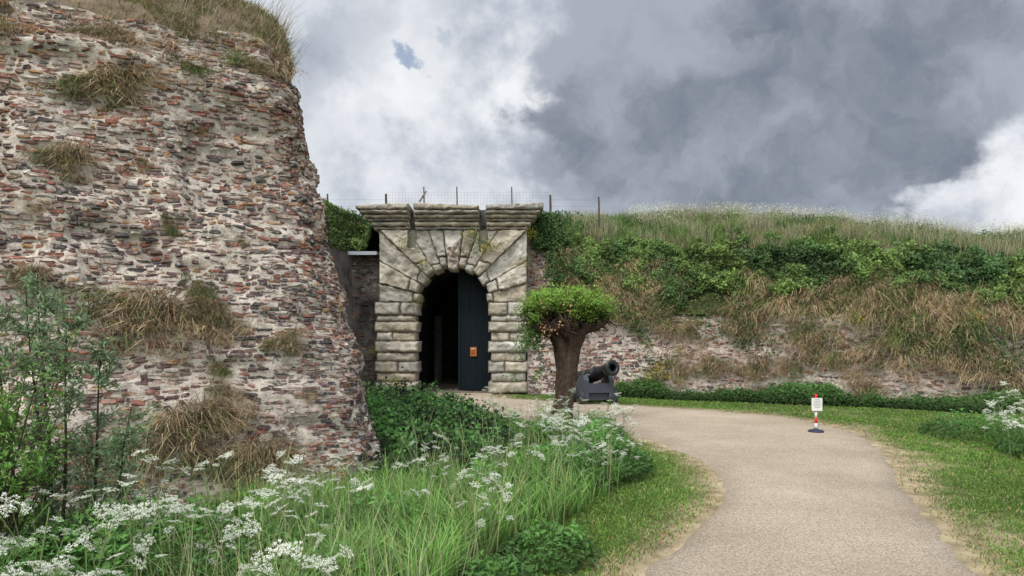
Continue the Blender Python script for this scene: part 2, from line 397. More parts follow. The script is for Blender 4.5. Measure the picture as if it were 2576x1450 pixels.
# bastion
def sp(x,r=.3): return r*np.log1p(np.exp(np.clip(x/r,-30,30)))
dF=np.array([-.905,-.424]); dR=np.array([-.45,.893])
BH=5.05
def SB(u,z):
    zz=np.asarray(z,float); k=zz/BH
    cx=-1.03-1.42*k-.05*np.sin(np.pi*np.clip(k,0,1)); cy=7.05+1.05*k
    a=sp(-u);b_=sp(u)
    return np.stack([cx+dF[0]*a+dR[0]*b_,cy+dF[1]*a+dR[1]*b_,zz],-1)
def DB(u,z):
    led=fbm(u*.7,z*3.2,0,3,41)
    cor=1-.4*np.exp(-((u-.2)/.7)**2)
    d=.34*(fbm(u*.55,z*.5,0,3,40)-.5)*cor+.22*(led-.5)*cor+.15*(fbm(u*2.5,z*4.5,0,3,44)-.5)
    d=d-.14*sstep(4.5,5.1,z)*fbm(u*2.2,z*2,0,2,48)
    d=d+.12*np.exp(-((z-4.50-.1*np.sin(u*2))/.14)**2)*fbm(u*1.5,0,0,2,3)
    d=d-.10*sstep(.55,.68,fbm(u*.9,z*.9,0,3,60))
    d=d-.06*np.exp(-(u/.5)**2)*sstep(.45,.62,fbm(z*2.2,5,0,3,63))
    return d
sg=1 if (nrm(SB,np.array([-2.]),np.array([2.]),1)[0]@np.array([.42,-.9,0]))>0 else -1
def zfB(u): return BH+.22-.30*fbm(np.asarray(u)*1.6,3,0,4,15)+.06*sstep(-1.2,-3,u)
def wB(u,z):
    a=fbm(u*.8,z*1.1,0,3,51); b_=fbm(u*1.3,z*1.3,7,3,52); hi=sstep(2.2,4.2,z); n=len(u)
    return np.stack([.5+1.3*b_,.9+0*a,.75+1.1*(1-hi)+sstep(.5,.65,a),.2+.9*hi*b_+.4*sstep(.5,.6,b_),1.2+0*a,.95+.6*(1-b_),.3+1.9*sstep(.50,.64,a)*(1.2-hi),1.0+.6*hi],1)
core,br=brickwall(SB,DB,sg,-7.5,3.4,zfB,-.3,.118,.043,wB,.034,lambda u,z:.74+.34*sstep(.30,.50,fbm(u*1.6,z*2.2,0,3,71)),prot=(-.014,.009),zm=5.5,mortar=(.56,.505,.44),jit=.32,brg=1.05,back=.009,far=.02,nj=.085)
bw=core.build('bastion_wall',M_mortar,True); meta(bw,'massive leaning ruined red brick bastion with crumbling lime mortar','wall')
br.build('brick_facing',M_brick,False,parent=bw)
# earth cap
Dc=np.array([-.42,.62])
def cappos(u,q):
    z=4.93+1.50*(1-np.exp(-q*.95)); P=SB(u,4.93+0*q); P[...,0]+=Dc[0]*(q*1.05+.20); P[...,1]+=Dc[1]*(q*1.05+.20)
    P[...,2]=z+.3*(fbm(u*1.2,q*1.5,0,3,5)-.5)
    return P
us=np.arange(-8.2,3.4,.1); qs=np.concatenate([[-.02],np.linspace(.02,5,40)])
U,Q=np.meshgrid(us,qs,indexing='ij'); P=cappos(U,Q); P[:,0,2]-=.45
mb=MB(); mb.add(P.reshape(-1,3),gridfaces(*U.shape),np.array([.19,.15,.105])*(.6+.8*fbm(U*3,Q*3,0,3,2)).reshape(-1,1))
mb.build('earth_cap',M_earth,True,parent=bw)
n=44000; u=rng.uniform(-7.5,1.2,n); q=rng.random(n)**1.3*3.0; P=cappos(u,q)
cl=fbm(u*1.6,q*1.6,0,3,90); k=rng.random(n)<.25+.75*(cl>.48); P=P[k];u=u[k];cl=cl[k];q=q[k];n=len(P)
dryf=rng.random(n)<.66
colr=np.where(dryf[:,None],vary((.36,.285,.18),n,.5),vary((.12,.175,.05),n))
up=np.stack([.4*rng.normal(size=n),.4*rng.normal(size=n)-.1,np.ones(n)],1); bend=np.stack([.4+.6*rng.normal(size=n),-.4+.5*rng.normal(size=n),-.8+0*u],1)
mb=MB(); blades(mb,P,up,bend,rng.uniform(.04,.15,n)*(.4+1.2*cl),.008,colr)
n=300; ur=rng.uniform(-1.6,.6,n);P=cappos(ur,rng.uniform(0,.9,n))
blades(mb,P,np.stack([.35+.2*rng.normal(size=n),.1*rng.normal(size=n),np.ones(n)],1),np.stack([.3+.3*rng.normal(size=n),0*ur,-.1+0*ur],1),rng.uniform(.2,.6,n),.005,vary((.33,.29,.2),n))
n=70; ul=rng.uniform(-7,.6,n); zl=zfB(ul)-rng.random(n)**1.6*.5; N_=nrm(SB,ul,zl,sg); B=SB(ul,zl)+N_*(DB(ul,zl)+.01)[:,None]
hangtufts(mb,B,rng.uniform(.08,.24,n),60,(.36,.285,.18),w=.008,green=.3,spread=.08)
meta(mb.build('dry_grass',M_dry),'dry grass growing over the top of the bastion','grass','stuff')

# ------------------------------------------------------------ dry tufts on bastion
def tuftmesh(seed,green,m_):
    mb=MB(); a=rng.random(m_)*2*np.pi; r=rng.random(m_)**.6
    B=np.stack([r*np.cos(a)*.42,-.02-.04*rng.random(m_),r*np.sin(a)*.30],1)
    hangtufts(mb,B,rng.uniform(.10,.34,m_),58,(.40,.315,.20),w=.0078,green=green,spread=.075)
    return mb.build('blades',M_dry,link=False).data
TM=[tuftmesh(i,g,N) for i,(g,N) in enumerate(((.08,30),(.15,20),(.5,20),(.03,10)))]
tufts=[(-2.1,4.2,.7,0,1.5),(-2.6,3.3,.6,0,1),(-1.75,2.75,.4,2,.7),(-1.6,2.1,.55,2,.8),(-1.6,1.85,.5,1,.8),(-2.2,1.75,.95,0,1.2),(-1.9,1.6,.8,3,1.1),(-1.45,1.75,.7,1,1),(-2.5,1.6,.7,3,1),(-.9,1.52,.4,0,1.4),(-.8,.97,.3,3,.8),(-2.0,.65,.95,0,1.1),(-1.6,.85,.6,1,1),(-1.55,1.33,.45,2,.8),(-1.58,1.05,.5,1,.9),(-2.55,.5,.9,1,1),(-1.5,.35,.85,0,1.0),(-1.9,3.4,.25,1,.8),(-1.3,4.6,.4,2,1.5),(-2.1,4.75,.4,0,1.6),(-3.0,4.7,.4,1,1.6),(-.6,4.7,.35,0,1.5),(-3.0,2.1,.4,0,1),(-1.2,.35,.5,0,1),(-3.2,3.8,.3,2,1.2),(-1.3,3.9,.2,1,1.6),(-2.9,2.8,.3,3,1.4),(-1.1,2.6,.18,3,1.2),(-.6,3.2,.16,1,1.4)]
for (u,z,s,ti,wd) in tufts:
    ua=np.array([u]);za=np.array([z]); N=nrm(SB,ua,za,sg)[0]; p=SB(ua,za)[0]+N*(DB(ua,za)[0]+.0)
    o=bpy.data.objects.new('dry_grass_tuft',TM[ti]); COL.objects.link(o); o.location=p
    o.rotation_euler=(0,random.uniform(-.3,.3),math.atan2(N[0],-N[1])); o.scale=(s*wd,s,s)
    meta(o,['dry straw-coloured grass tuft rooted in the brick bastion','matted dry grass tuft hanging from the brick bastion','half green grass tuft growing from the brick bastion','small brown grass tuft clinging to the brick bastion'][ti],'grass',group='grass tufts on the bastion')

# ------------------------------------------------------------ rampart right: embankment + brick wall
xs=np.concatenate([[-60,-30],np.arange(-14,20,.16),[24,40,60]]); ss=np.concatenate([np.arange(0,8,.16),[10,20,40,60]])
XX,SS=np.meshgrid(xs,ss,indexing='ij'); P,f=emb(XX,SS)
c=np.array([.075,.08,.036])*(.5+fbm(XX*2,SS*2,0,3,3))[...,None]
mb=MB(); mb.add(P.reshape(-1,3),gridfaces(*XX.shape),c.reshape(-1,3))
meta(mb.build('embankment',M_earth,True),'earth rampart slope rising behind the fortress wall','embankment','structure')
def SR(u,z): return np.stack([u+0*z,yw(u)+.13*z-.22,z+0*u],-1)
def DR(u,z): return .38*(fbm(u*.6,z*.8,0,3,140)-.5)+.28*(fbm(u*2,z*3.5,0,3,144)-.5)*sstep(3.2,4,u)
sg2=1 if (nrm(SR,np.array([6.]),np.array([1.]),1)[0]@np.array([0,-1,0]))>0 else -1
def wR(u,z):
    b_=fbm(u*1.1,z*1.3,7,3,152); ruin=sstep(3.4,4.2,u)
    dk=1-ruin
    return np.stack([.6+.8*b_,.6+.3*dk,.45+1.1*dk,.1+.1*b_,1.7*ruin+.2,1.2*ruin+.2+.9*sstep(.52,.6,b_),.15+2.2*dk,.5+0*b_],1)
core,br=brickwall(SR,DR,sg2,.45,17,lambda u:wtop(u)-.05+.15*fbm(np.asarray(u)*2,0,0,2,9),-.1,.18,.060,wR,.06,lambda u,z:.88-.35*sstep(.5,.65,fbm(u*1.2,z*2.2,0,3,171)),prot=(-.012,.02),zm=4.3,mortar=(.53,.465,.425),brg=1.2,back=.008)
rw=core.build('rampart_wall',M_mortar,True); meta(rw,'eroded pale red brick rampart wall below an overgrown slope','wall')
br.build('brick_facing',M_brick,False,parent=rw)

# vegetation on embankment
ivy=MB(); gr=MB(); dry=MB()
def outw(n): return np.stack([-.15*np.ones(n),-.75*np.ones(n),.65*np.ones(n)],1)
n=250000; x=np.concatenate([rng.uniform(.5,17.5,n-26000),rng.uniform(-8,-3.9,26000)]); s=rng.random(n)**1.3*3.0
P,f=emb(x,s); nn=fbm(x*.7,s*1.1,0,4,200); n5=fbm(x*2.2,s*2.6,0,3,207); fn=f+.45*(nn-.5)+.40*(n5-.5)
left=x<-3.5
near=(x<2.3)&(x>0)
iv=((fn>.15)&(fn<.62))|left|(near&(nn>.40))
k=iv; Pi=P[k]; xi=x[k]; si=s[k]; n=len(Pi)
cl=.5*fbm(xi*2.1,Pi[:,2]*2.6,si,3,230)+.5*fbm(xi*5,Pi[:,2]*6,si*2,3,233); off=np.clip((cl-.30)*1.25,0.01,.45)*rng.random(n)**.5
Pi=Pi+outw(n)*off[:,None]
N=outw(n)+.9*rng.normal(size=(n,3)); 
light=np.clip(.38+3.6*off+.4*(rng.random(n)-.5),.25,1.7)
hue=sstep(.38,.64,fbm(xi*.9,si*.9,3,3,12))[:,None]
cb=np.array([.046,.090,.030])*(1-hue)+np.array([.105,.160,.045])*hue
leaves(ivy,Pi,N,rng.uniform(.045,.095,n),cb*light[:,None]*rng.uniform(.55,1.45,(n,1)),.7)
n=9000; x=.55+np.abs(rng.normal(size=n))*.55; z=rng.uniform(2.2,5.3,n); nn=fbm(x*1.5,z*1.2,0,3,77)
k=(nn>.44)&((z>3.3)|(nn>.58)); x=x[k];z=z[k];n=len(x)
P=np.stack([x,yw(x)-.1-.3*rng.random(n)+.35*np.clip(z-3.2,0,3),z],1)
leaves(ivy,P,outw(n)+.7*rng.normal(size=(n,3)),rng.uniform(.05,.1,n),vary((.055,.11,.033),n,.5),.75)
for i in range(52):
    x0=rng.uniform(2,15.5); dp=rng.uniform(.7,1.7); n=int(200*dp); t=rng.random(n); x=x0+.4*rng.normal(size=n)*(1-t*.6); P,f=emb(x,np.clip(.75-dp*t,0,2)); P[:,1]-=.25; P[:,2]-=.3*t+np.clip(dp*t-.75,0,2)
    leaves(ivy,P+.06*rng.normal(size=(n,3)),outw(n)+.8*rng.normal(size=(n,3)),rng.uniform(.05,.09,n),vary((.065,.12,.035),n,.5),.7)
meta(ivy.build('ivy',M_leaf),'dark green ivy and bramble blanket over the rampart slope','ivy','stuff')

n=150000; x=rng.uniform(.6,17.5,n); s=.7+rng.random(n)*6.5; P,f=emb(x,s); nn=fbm(x*.7,s*1.1,0,4,200); n5=fbm(x*2.2,s*2.6,0,3,207); fn=f+.45*(nn-.5)+.40*(n5-.5)
k=(fn>.54); P=P[k];x=x[k];s=s[k];n=len(P)
pale=fbm(x*1.1,s*1.3,0,3,300)
dryf=rng.random(n)<(.08+.50*sstep(.47,.62,pale))
colr=np.where(dryf[:,None],vary((.32,.28,.19),n,.4),vary((.13,.21,.062),n,.4))
up=np.stack([.22*rng.normal(size=n),.22*rng.normal(size=n),np.ones(n)],1); bend=np.stack([.35*rng.normal(size=n),.35*rng.normal(size=n)-.2,-.3+0*x],1)
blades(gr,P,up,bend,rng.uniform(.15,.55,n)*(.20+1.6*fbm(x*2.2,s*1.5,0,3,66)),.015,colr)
n=20000; x=rng.uniform(2,17.5,n); s=rng.uniform(1.4,5.5,n); k=fbm(x*1.7,s*1.2,0,3,67)>.52; x=x[k];s=s[k]; P,f=emb(x,s); n=len(x)
blades(gr,P,np.stack([.12*rng.normal(size=n),.1*rng.normal(size=n),np.ones(n)],1),np.stack([.2*rng.normal(size=n),.1*rng.normal(size=n),-.1+0*x],1),rng.uniform(.45,.90,n),.012,vary((.27,.26,.17),n,.35))
n=24000; x=rng.uniform(1,17.5,n); s=rng.uniform(2.2,5.2,n); k=fbm(x*1.3,s*1.3,0,3,69)>.51; x=x[k];s=s[k]; P,f=emb(x,s); n=len(x); P[:,2]+=rng.random(n)**.7*.45
leaves(gr,P,rng.normal(size=(n,3))+np.array([0,-.4,.8]),rng.uniform(.05,.10,n),vary((.07,.13,.038),n,.4),.5)
n=9000; x=rng.uniform(-8,1.2,n); s=rng.uniform(-.1,2.5,n); P,f=emb(x,np.maximum(s,0)); P[:,1]+=np.minimum(s,0); k=(x>-4.3)|(s>.8); P=P[k]; n=len(P)
up=np.stack([.25*rng.normal(size=n),.25*rng.normal(size=n),np.ones(n)],1); bend=np.stack([.4*rng.normal(size=n),.4*rng.normal(size=n)-.2,-.4+0*up[:,0]],1)
blades(gr,P,up,bend,rng.uniform(.06,.26,n),.014,vary((.15,.24,.06),n,.4))
meta(gr.build('tall_grass',M_grass),'tall green and straw grass along the rampart crest','grass','stuff')
n=26000; x=rng.uniform(4,17.5,n); s=rng.uniform(2.8,6.5,n); P,f=emb(x,s); cl=fbm(x*1.2,s*1.2,0,3,410); k=cl>.49-.14*sstep(6,12,x); P=P[k]; n=len(P)
P[:,2]+=rng.uniform(.3,.75,n); hz=MB()
leaves(hz,P,np.tile([0,-.3,1.],(n,1))+.3*rng.normal(size=(n,3)),rng.uniform(.02,.045,n),vary((.60,.62,.50),n,.2),.9)
meta(hz.build('wild_flowers',M_petal),'white haze of distant umbel flowers on the rampart crest','flowers','stuff')

# straw fringe in tufts
n=1500; x=rng.uniform(1.2,17,n); s=rng.random(n)**1.3*1.2; P,f=emb(x,s); nn=fbm(x*.7,s*1.1,0,4,200); n5=fbm(x*2.2,s*2.6,0,3,207); fn=f+.45*(nn-.5)+.40*(n5-.5)
k=(fn<.27)&(fbm(x*1.4,s*1.5,0,3,500)>.36); P=P[k]; P[:,1]-=.12; n=len(P)
hangtufts(dry,P,rng.uniform(.2,.6,n)*(.45+1.1*fbm(P[:,0]*1.5,3,0,3,5)),55,(.40,.315,.195),w=.011,green=.22,spread=.13)
for (cx,cz,wx,wz,nb) in [(5.0,.95,.9,.18,42),(6.4,.9,.5,.16,18),(7.2,1.75,.6,.18,28),(8.9,1.40,.9,.24,50),(10.2,1.15,.9,.26,46),(11.4,.85,.8,.26,42),(4.2,2.0,.5,.12,14),(2.4,2.6,.7,.35,30),(1.5,3.2,.5,.4,22),(8.3,.45,.5,.12,16),(12.6,1.1,.8,.3,30),(3.3,2.4,.6,.2,18),(9.8,1.8,1.0,.14,30),(6.0,1.85,.5,.14,22),(1.0,2.6,.3,.5,10),(7.6,1.15,.4,.14,16),(4.6,1.75,.4,.2,14)]:
    n=nb; x=cx+wx*rng.normal(size=n)*.6; z=np.clip(cz+wz*rng.normal(size=n)-.12*np.abs(x-cx),.1,9)
    P=SR(x,z)-np.array([0,.10,0])
    hangtufts(dry,P,rng.uniform(.16,.44,n),60,(.39,.305,.19),w=.0105,green=.16,spread=.11)
meta(dry.build('dry_grass',M_dry),'straw-coloured grass hanging over the rampart brick wall','grass','stuff')

# low plants at the wall foot
hg=MB(); n=36000; x=rng.uniform(2.7,13.5,n); t=rng.random(n)
nh=.8*fbm(x*1.1,0,0,3,8)+.2*fbm(x*5,5,0,3,18); hh=.14+.34*sstep(.30,.68,nh)+.10*sstep(8.5,10.5,x); y=yw(x)-.22-t*(.35+.5*fbm(x,3,0,2,4)+.4*sstep(8,10,x)); z=hh*rng.random(n)**.6*np.sqrt(np.clip(1-t**3,0,1))+.10*np.abs(rng.normal(size=n))*(rng.random(n)<.15)
k=~inpoly(x,y); x,y,z=x[k],y[k],z[k]; n=len(x)
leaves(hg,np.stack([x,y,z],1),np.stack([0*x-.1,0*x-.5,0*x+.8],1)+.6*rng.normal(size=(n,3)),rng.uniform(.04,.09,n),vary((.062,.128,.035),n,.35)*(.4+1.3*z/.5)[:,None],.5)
meta(hg.build('undergrowth',M_leaf),'low green nettles and weeds along the wall foot','plants','stuff')

# ------------------------------------------------------------ gate
gate=empty('fortress_gate',(-1.68,19.5,0)); meta(gate,'rusticated limestone arched fortress gate with broken cornice','gate')
def gchild(o): o.parent=gate; o.matrix_parent_inverse=Matrix.Translation((1.68,-19.5,0)); return o
STN=np.array([.62,.57,.485])
def qblock(mb,q,yf,depth,bulge,cham=.07,res=.05,seed=0,gap=.008,rough=.05,slot=True,extra=None,tone=None):
    q=np.array(q,float); W=max(np.linalg.norm(q[1]-q[0]),np.linalg.norm(q[2]-q[3])); H=max(np.linalg.norm(q[3]-q[0]),np.linalg.norm(q[2]-q[1]))
    nx=max(5,int(W/res)); nzz=max(5,int(H/res))
    s,t=np.meshgrid(np.linspace(0,1,nx),np.linspace(0,1,nzz),indexing='ij')
    s2=gap/W+s*(1-2*gap/W); t2=gap/H+t*(1-2*gap/H)
    p=(q[0]*((1-s2)*(1-t2))[...,None]+q[1]*(s2*(1-t2))[...,None]+q[2]*(s2*t2)[...,None]+q[3]*((1-s2)*t2)[...,None])
    e=np.minimum(np.minimum(s,1-s)*W,np.minimum(t,1-t)*H)
    e=e+.05*(fbm(p[...,0]*8,p[...,1]*8,seed,3,seed+9)-.5)*np.clip(e/.02,0,1)
    pr=np.sqrt(np.clip(1-(1-np.clip(e/cham,0,1))**2,0,1))
    n1=fbm(p[...,0]*3.5,p[...,1]*3.5,seed*3.1,4,seed); n2=fbm(p[...,0]*12,p[...,1]*12,seed,3,seed+5)
    y=yf-bulge*pr-(n1-.4)*rough*3*pr-(n2-.5)*.075
    tn=(tone or random.uniform(.72,1.10))
    warm=np.array([1,1,1])+random.uniform(-1,1)*np.array([.05,0,-.08])
    col=STN*warm*tn*(.55+.8*n1[...,None])*(.85+.15*np.clip(e/.05,0,1))[...,None]
    if extra is not None: y,col=extra(p,y,col)
    if slot:
        for a,b_ in ((-2.96,-2.74),(-.94,-.70)):
            inn=(p[...,0]>a)&(p[...,0]<b_)&(p[...,1]>4.15); y=np.where(inn,yf+.3,y); col=np.where(inn[...,None],col*.25,col)
    px=p+(np.stack([fbm(p[...,0]*9,p[...,1]*9,1,2,seed),fbm(p[...,0]*9,p[...,1]*9,9,2,seed)],-1)-.5)*.05
    V=np.stack([px[...,0],y,px[...,1]],-1)
    f=gridfaces(nx,nzz)
    idx=np.arange(nx*nzz).reshape(nx,nzz)
    loop=np.concatenate([idx[:,0],idx[-1,1:],idx[:-1,-1][::-1],idx[0,1:-1][::-1]])
    Vb=V.reshape(-1,3)[loop].copy(); Vb[:,1]=yf+depth
    m_=len(loop); a=np.arange(m_); j=(a+1)%m_
    sk=np.stack([loop[a],nx*nzz+a,nx*nzz+j,loop[j]],1)
    cb=col.reshape(-1,3)
    mb.add(np.vstack([V.reshape(-1,3),Vb]),[f,sk],np.vstack([cb,cb[loop]*.8]))
    bq=np.array([(a_[0],yf+.015,a_[1]) for a_ in q]); mb.add(bq,np.array([[0,1,2,3]]),(.28,.26,.22))
cx,cz=-1.68,2.62
YF=19.55
sd_=1
for side in (-1,1):
    mb=MB(); 
    xo=-3.88 if side<0 else .40; xi_=-2.76 if side<0 else -.60
    rows=[(0,.34),(.34,.60),(.60,.92),(.92,1.18),(1.18,1.5),(1.5,1.76),(1.76,2.06),(2.06,2.24),(2.24,2.62)]
    for i,(a,b_) in enumerate(rows):
        big=i%2==0
        inn=xi_-side*(.08 if big else 0); ou=xo+side*(.05 if big else 0)
        x0,x1=min(inn,ou),max(inn,ou); sd_+=1
        if i in (2,5,8): 
            xm=x0+(x1-x0)*random.uniform(.4,.6)
            qblock(mb,[(x0,a),(xm,a),(xm,b_),(x0,b_)],YF,.75,.10 if big else .05,.07,seed=sd_,slot=False,res=.033); sd_+=1
            qblock(mb,[(xm,a),(x1,a),(x1,b_),(xm,b_)],YF,.75,.10 if big else .05,.07,seed=sd_,slot=False,res=.033)
        else: qblock(mb,[(x0,a),(x1,a),(x1,b_),(x0,b_)],YF,.75,.11 if big else .05,.08,seed=sd_,slot=False,res=.033)
    gchild(mb.build('pier',M_stone,True))
def raybox(an):
    c_,s_=math.cos(an),math.sin(an); t=1e9
    if abs(c_)>1e-6: t=min(t,2.12/abs(c_))
    if s_>1e-6: t=min(t,2.06/s_)
    return (cx+c_*t, cz+s_*t)
angs=[0,14,29,44.2,58,71,82]
allq=[]
for side in (1,-1):
    for i in range(len(angs)-1):
        a0,a1=angs[i],angs[i+1]
        if side<0: a0,a1=180-angs[i+1],180-angs[i]
        a0,a1=math.radians(a0),math.radians(a1)
        r=.97 if i%2==0 else 1.04
        p0=(cx+r*math.cos(a1),cz+r*math.sin(a1)); p1=(cx+r*math.cos(a0),cz+r*math.sin(a0))
        allq.append(([p0,p1,raybox(a0),raybox(a1)],i,r,a0,a1))
mb=MB()
for q,i,r,a0,a1 in allq:
    sd_+=1
    fr=.16+.10*(i%2)
    q=np.array(q); m0=q[0]+(q[3]-q[0])*fr; m1=q[1]+(q[2]-q[1])*fr
    qblock(mb,[q[0],q[1],m1,m0],YF,.75,.13,.05,res=.03,seed=sd_,slot=False); sd_+=1
    qblock(mb,[m0,m1,q[2],q[3]],YF,.75,.04+.07*(i%2),.04,res=.03,seed=sd_,rough=.065)
gchild(mb.build('arch',M_stone,True))
mb=MB()
def mask(p,y,col):
    dx=p[...,0]-cx; dz=p[...,1]-4.05
    g=lambda a,b_,sa,sb:np.exp(-((dx-a)/sa)**2-((dz-b_)/sb)**2)
    y=y-.16*g(0,0,.2,.28)-.09*g(0,-.02,.035,.12)-.05*g(-.08,.12,.07,.025)-.05*g(.08,.12,.07,.025)+.07*g(-.08,.05,.035,.03)+.07*g(.08,.05,.035,.03)+.05*g(0,-.17,.08,.025)-.04*g(0,-.25,.08,.04)
    w_=g(0,-.1,.22,.3)[...,None]; return y,col*(1-.5*w_)+np.array([.42,.27,.19])*.5*w_
a0,a1=math.radians(82),math.radians(98)
qblock(mb,[(cx+.95*math.cos(a1),cz+.93*math.sin(a1)),(cx+.95*math.cos(a0),cz+.93*math.sin(a0)),raybox(a0),raybox(a1)],YF,.75,.12,.05,res=.022,seed=99,slot=False,extra=mask,tone=.95)
gchild(mb.build('keystone',M_stone,True)).__setitem__('label','keystone carved with a weathered grotesque mask')
for (xa,xb,l,r_) in ((-3.86,-2.91,1,0),(-2.76,-.93,0,0),(-.73,.38,0,1)):
    mb=MB(); 
    for (z0_,z1_,yy,ov,bu,tn_) in ((4.69,4.77,19.48,.08,.03,.78),(4.775,4.90,19.40,.16,.06,.88),(4.905,4.97,19.32,.24,.03,.6),(4.975,5.08,19.24,.32,.05,.8),(5.085,5.19,19.14,.42,.05,.65),(5.195,5.33,19.06,.50,.03,.7)):
        sd_+=1; x0=xa-ov*l; x1=xb+ov*r_
        j1,j2=random.uniform(-.04,.05),random.uniform(-.04,.05)
        if z1_<5.3: j1=j2=0
        qblock(mb,[(x0,z0_),(x1,z0_),(x1,z1_+j1),(x0,z1_+j2)],yy,.9,bu,.03,res=.025,seed=sd_,slot=False,gap=.002,rough=.045,tone=tn_*random.uniform(.85,1.1))
    gchild(mb.build('cornice',M_stone,True))
for x0,x1 in ((-3.0,-2.69),(-1.0,-.65)):
    mb=MB(); box(mb,x0,x1,19.65,20.1,4.1,5.28,(.13,.125,.115)); gchild(mb.build('drawbridge_slot',M_plaster))
mb=MB()
prof=[(-1.25,0),(-1.25,2.5)]+[(-1.25*math.cos(a),2.6+1.2*math.sin(a)) for a in np.linspace(0,math.pi,18)]+[(1.25,2.5),(1.25,0)]
ysx=np.linspace(20.25,28,10); V=np.array([[(cx+p[0],y,p[1]) for p in prof] for y in ysx])
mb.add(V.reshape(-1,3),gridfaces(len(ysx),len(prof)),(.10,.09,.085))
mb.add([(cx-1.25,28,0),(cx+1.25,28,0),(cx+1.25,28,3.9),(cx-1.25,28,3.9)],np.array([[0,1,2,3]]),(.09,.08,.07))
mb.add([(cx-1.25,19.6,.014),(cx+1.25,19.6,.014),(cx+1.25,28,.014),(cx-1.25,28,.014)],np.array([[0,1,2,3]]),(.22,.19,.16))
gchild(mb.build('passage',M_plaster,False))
mb=MB()
for i in range(8):
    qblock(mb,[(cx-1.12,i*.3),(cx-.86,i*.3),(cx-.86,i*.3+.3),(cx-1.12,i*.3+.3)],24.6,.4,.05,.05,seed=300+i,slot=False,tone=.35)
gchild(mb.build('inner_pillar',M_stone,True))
TEAL=np.array([.0035,.011,.016])
door=MB(); dx0,dx1=-1.60,-.52
for i in range(6):
    a=dx0+(dx1-dx0)*i/6; b_=dx0+(dx1-dx0)*(i+1)/6; box(door,a+.0015,b_-.0015,20.33+random.uniform(0,.004),20.40,.04,3.66,TEAL*random.uniform(.9,1.12))
box(door,dx0,dx0+.05,20.30,20.325,.05,3.6,TEAL*1.3)
dl=gchild(door.build('door',M_door)); dl['label']='dark teal plank door leaf standing closed'
door=MB(); 
for i in range(6):
    a=20.45+i*.18; box(door,-2.86,-2.80,a,a+.175,.04,3.5,TEAL*.7)
gchild(door.build('door',M_door))
nb=MB(); x0,x1,z0_,z1_=-1.24,-1.05,1.05,1.32
box(nb,x0,x1,20.285,20.300,z0_,z1_,(.48,.17,.055)); 
box(nb,x0+.02,x0+.13,20.282,20.2845,z1_-.055,z1_-.035,(.75,.7,.6))
for i in range(7): box(nb,x0+.02,x1-.02-.05*random.random(),20.282,20.2845,z1_-.10-i*.020,z1_-.108-i*.020,(.22,.07,.03))
no=nb.build('notice',M_paint); meta(no,'orange paper notice with small print fixed to the gate door','notice')

# walls left of the gate
mb=MB()
def slab(mb,p0,p1,z0,z1,th,col,nx=30,nz_=30,seed=0,jit=.03):
    p0=np.array(p0);p1=np.array(p1); d=unit(p1-p0); nrm_=np.array([d[1],-d[0]])
    s,t=np.meshgrid(np.linspace(0,1,nx),np.linspace(0,1,nz_),indexing='ij'); L=np.linalg.norm(p1-p0)
    o_=jit*(fbm(s*L*2,t*(z1-z0)*2,seed,4,seed)-.5)*2
    xy=p0+(p1-p0)*s[...,None]+nrm_*o_[...,None]
    V=np.concatenate([xy,(z0+(z1-z0)*t)[...,None]],-1)
    tone=(.6+.8*fbm(s*L*1.5,t*3,seed,4,seed+3))*(1.15-.4*t)
    mb.add(V.reshape(-1,3),gridfaces(nx,nz_),np.array(col)*tone.reshape(-1,1))
    b0=p0-nrm_*th;b1=p1-nrm_*th
    mb.add([(*p0,z1),(*p1,z1),(*b1,z1),(*b0,z1)],np.array([[0,1,2,3]]),np.array(col))
    mb.add([(*p0,z0),(*p0,z1),(*b0,z1),(*b0,z0)],np.array([[0,1,2,3]]),np.array(col))
slab(mb,(-5.75,14.2),(-4.62,19.7),-.1,4.0,.4,(.19,.17,.17),seed=3)
rt=mb.build('retaining_wall',M_plaster,True); meta(rt,'dark stained plastered retaining wall beside the gate','wall')
def SL(u,z): return np.stack([u+0*z,19.78+.01*z+0*u,z+0*u],-1)
core,br=brickwall(SL,lambda u,z:.04*(fbm(u*2,z*2,0,3,8)-.5),1 if nrm(SL,np.array([0.]),np.array([1.]),1)[0][1]<0 else -1,-4.75,-3.8,lambda u:3.98+0*np.asarray(u),-.05,.2,.066,lambda u,z:np.stack([.1+0*u,.8+0*u,1.2+0*u,.0+0*u,.1+0*u,.1+.3*sstep(.5,.6,fbm(u*3,z*3,0,2,4)),1.6+0*u,.3+0*u],1),.06,lambda u,z:.96+0*u,prot=(-.004,.006),zm=4.0,mortar=(.13,.12,.11),jit=.08,brg=.75)
lw=core.build('recess_wall',M_plaster,True); meta(lw,'dark brick wall recessed beside the gate','wall'); br.build('brick_facing',M_plaster,False,parent=lw)  # recess brick and mortar coloured darker than the other brick walls
mb=MB(); box(mb,-4.68,-3.86,19.45,19.9,4.0,4.06,(.35,.40,.45)); box(mb,-4.68,-3.86,19.44,19.448,3.96,4.06,(.42,.47,.52))
meta(mb.build('lead_flashing',M_paint),'grey lead flashing strip capping the recessed wall','ledge')

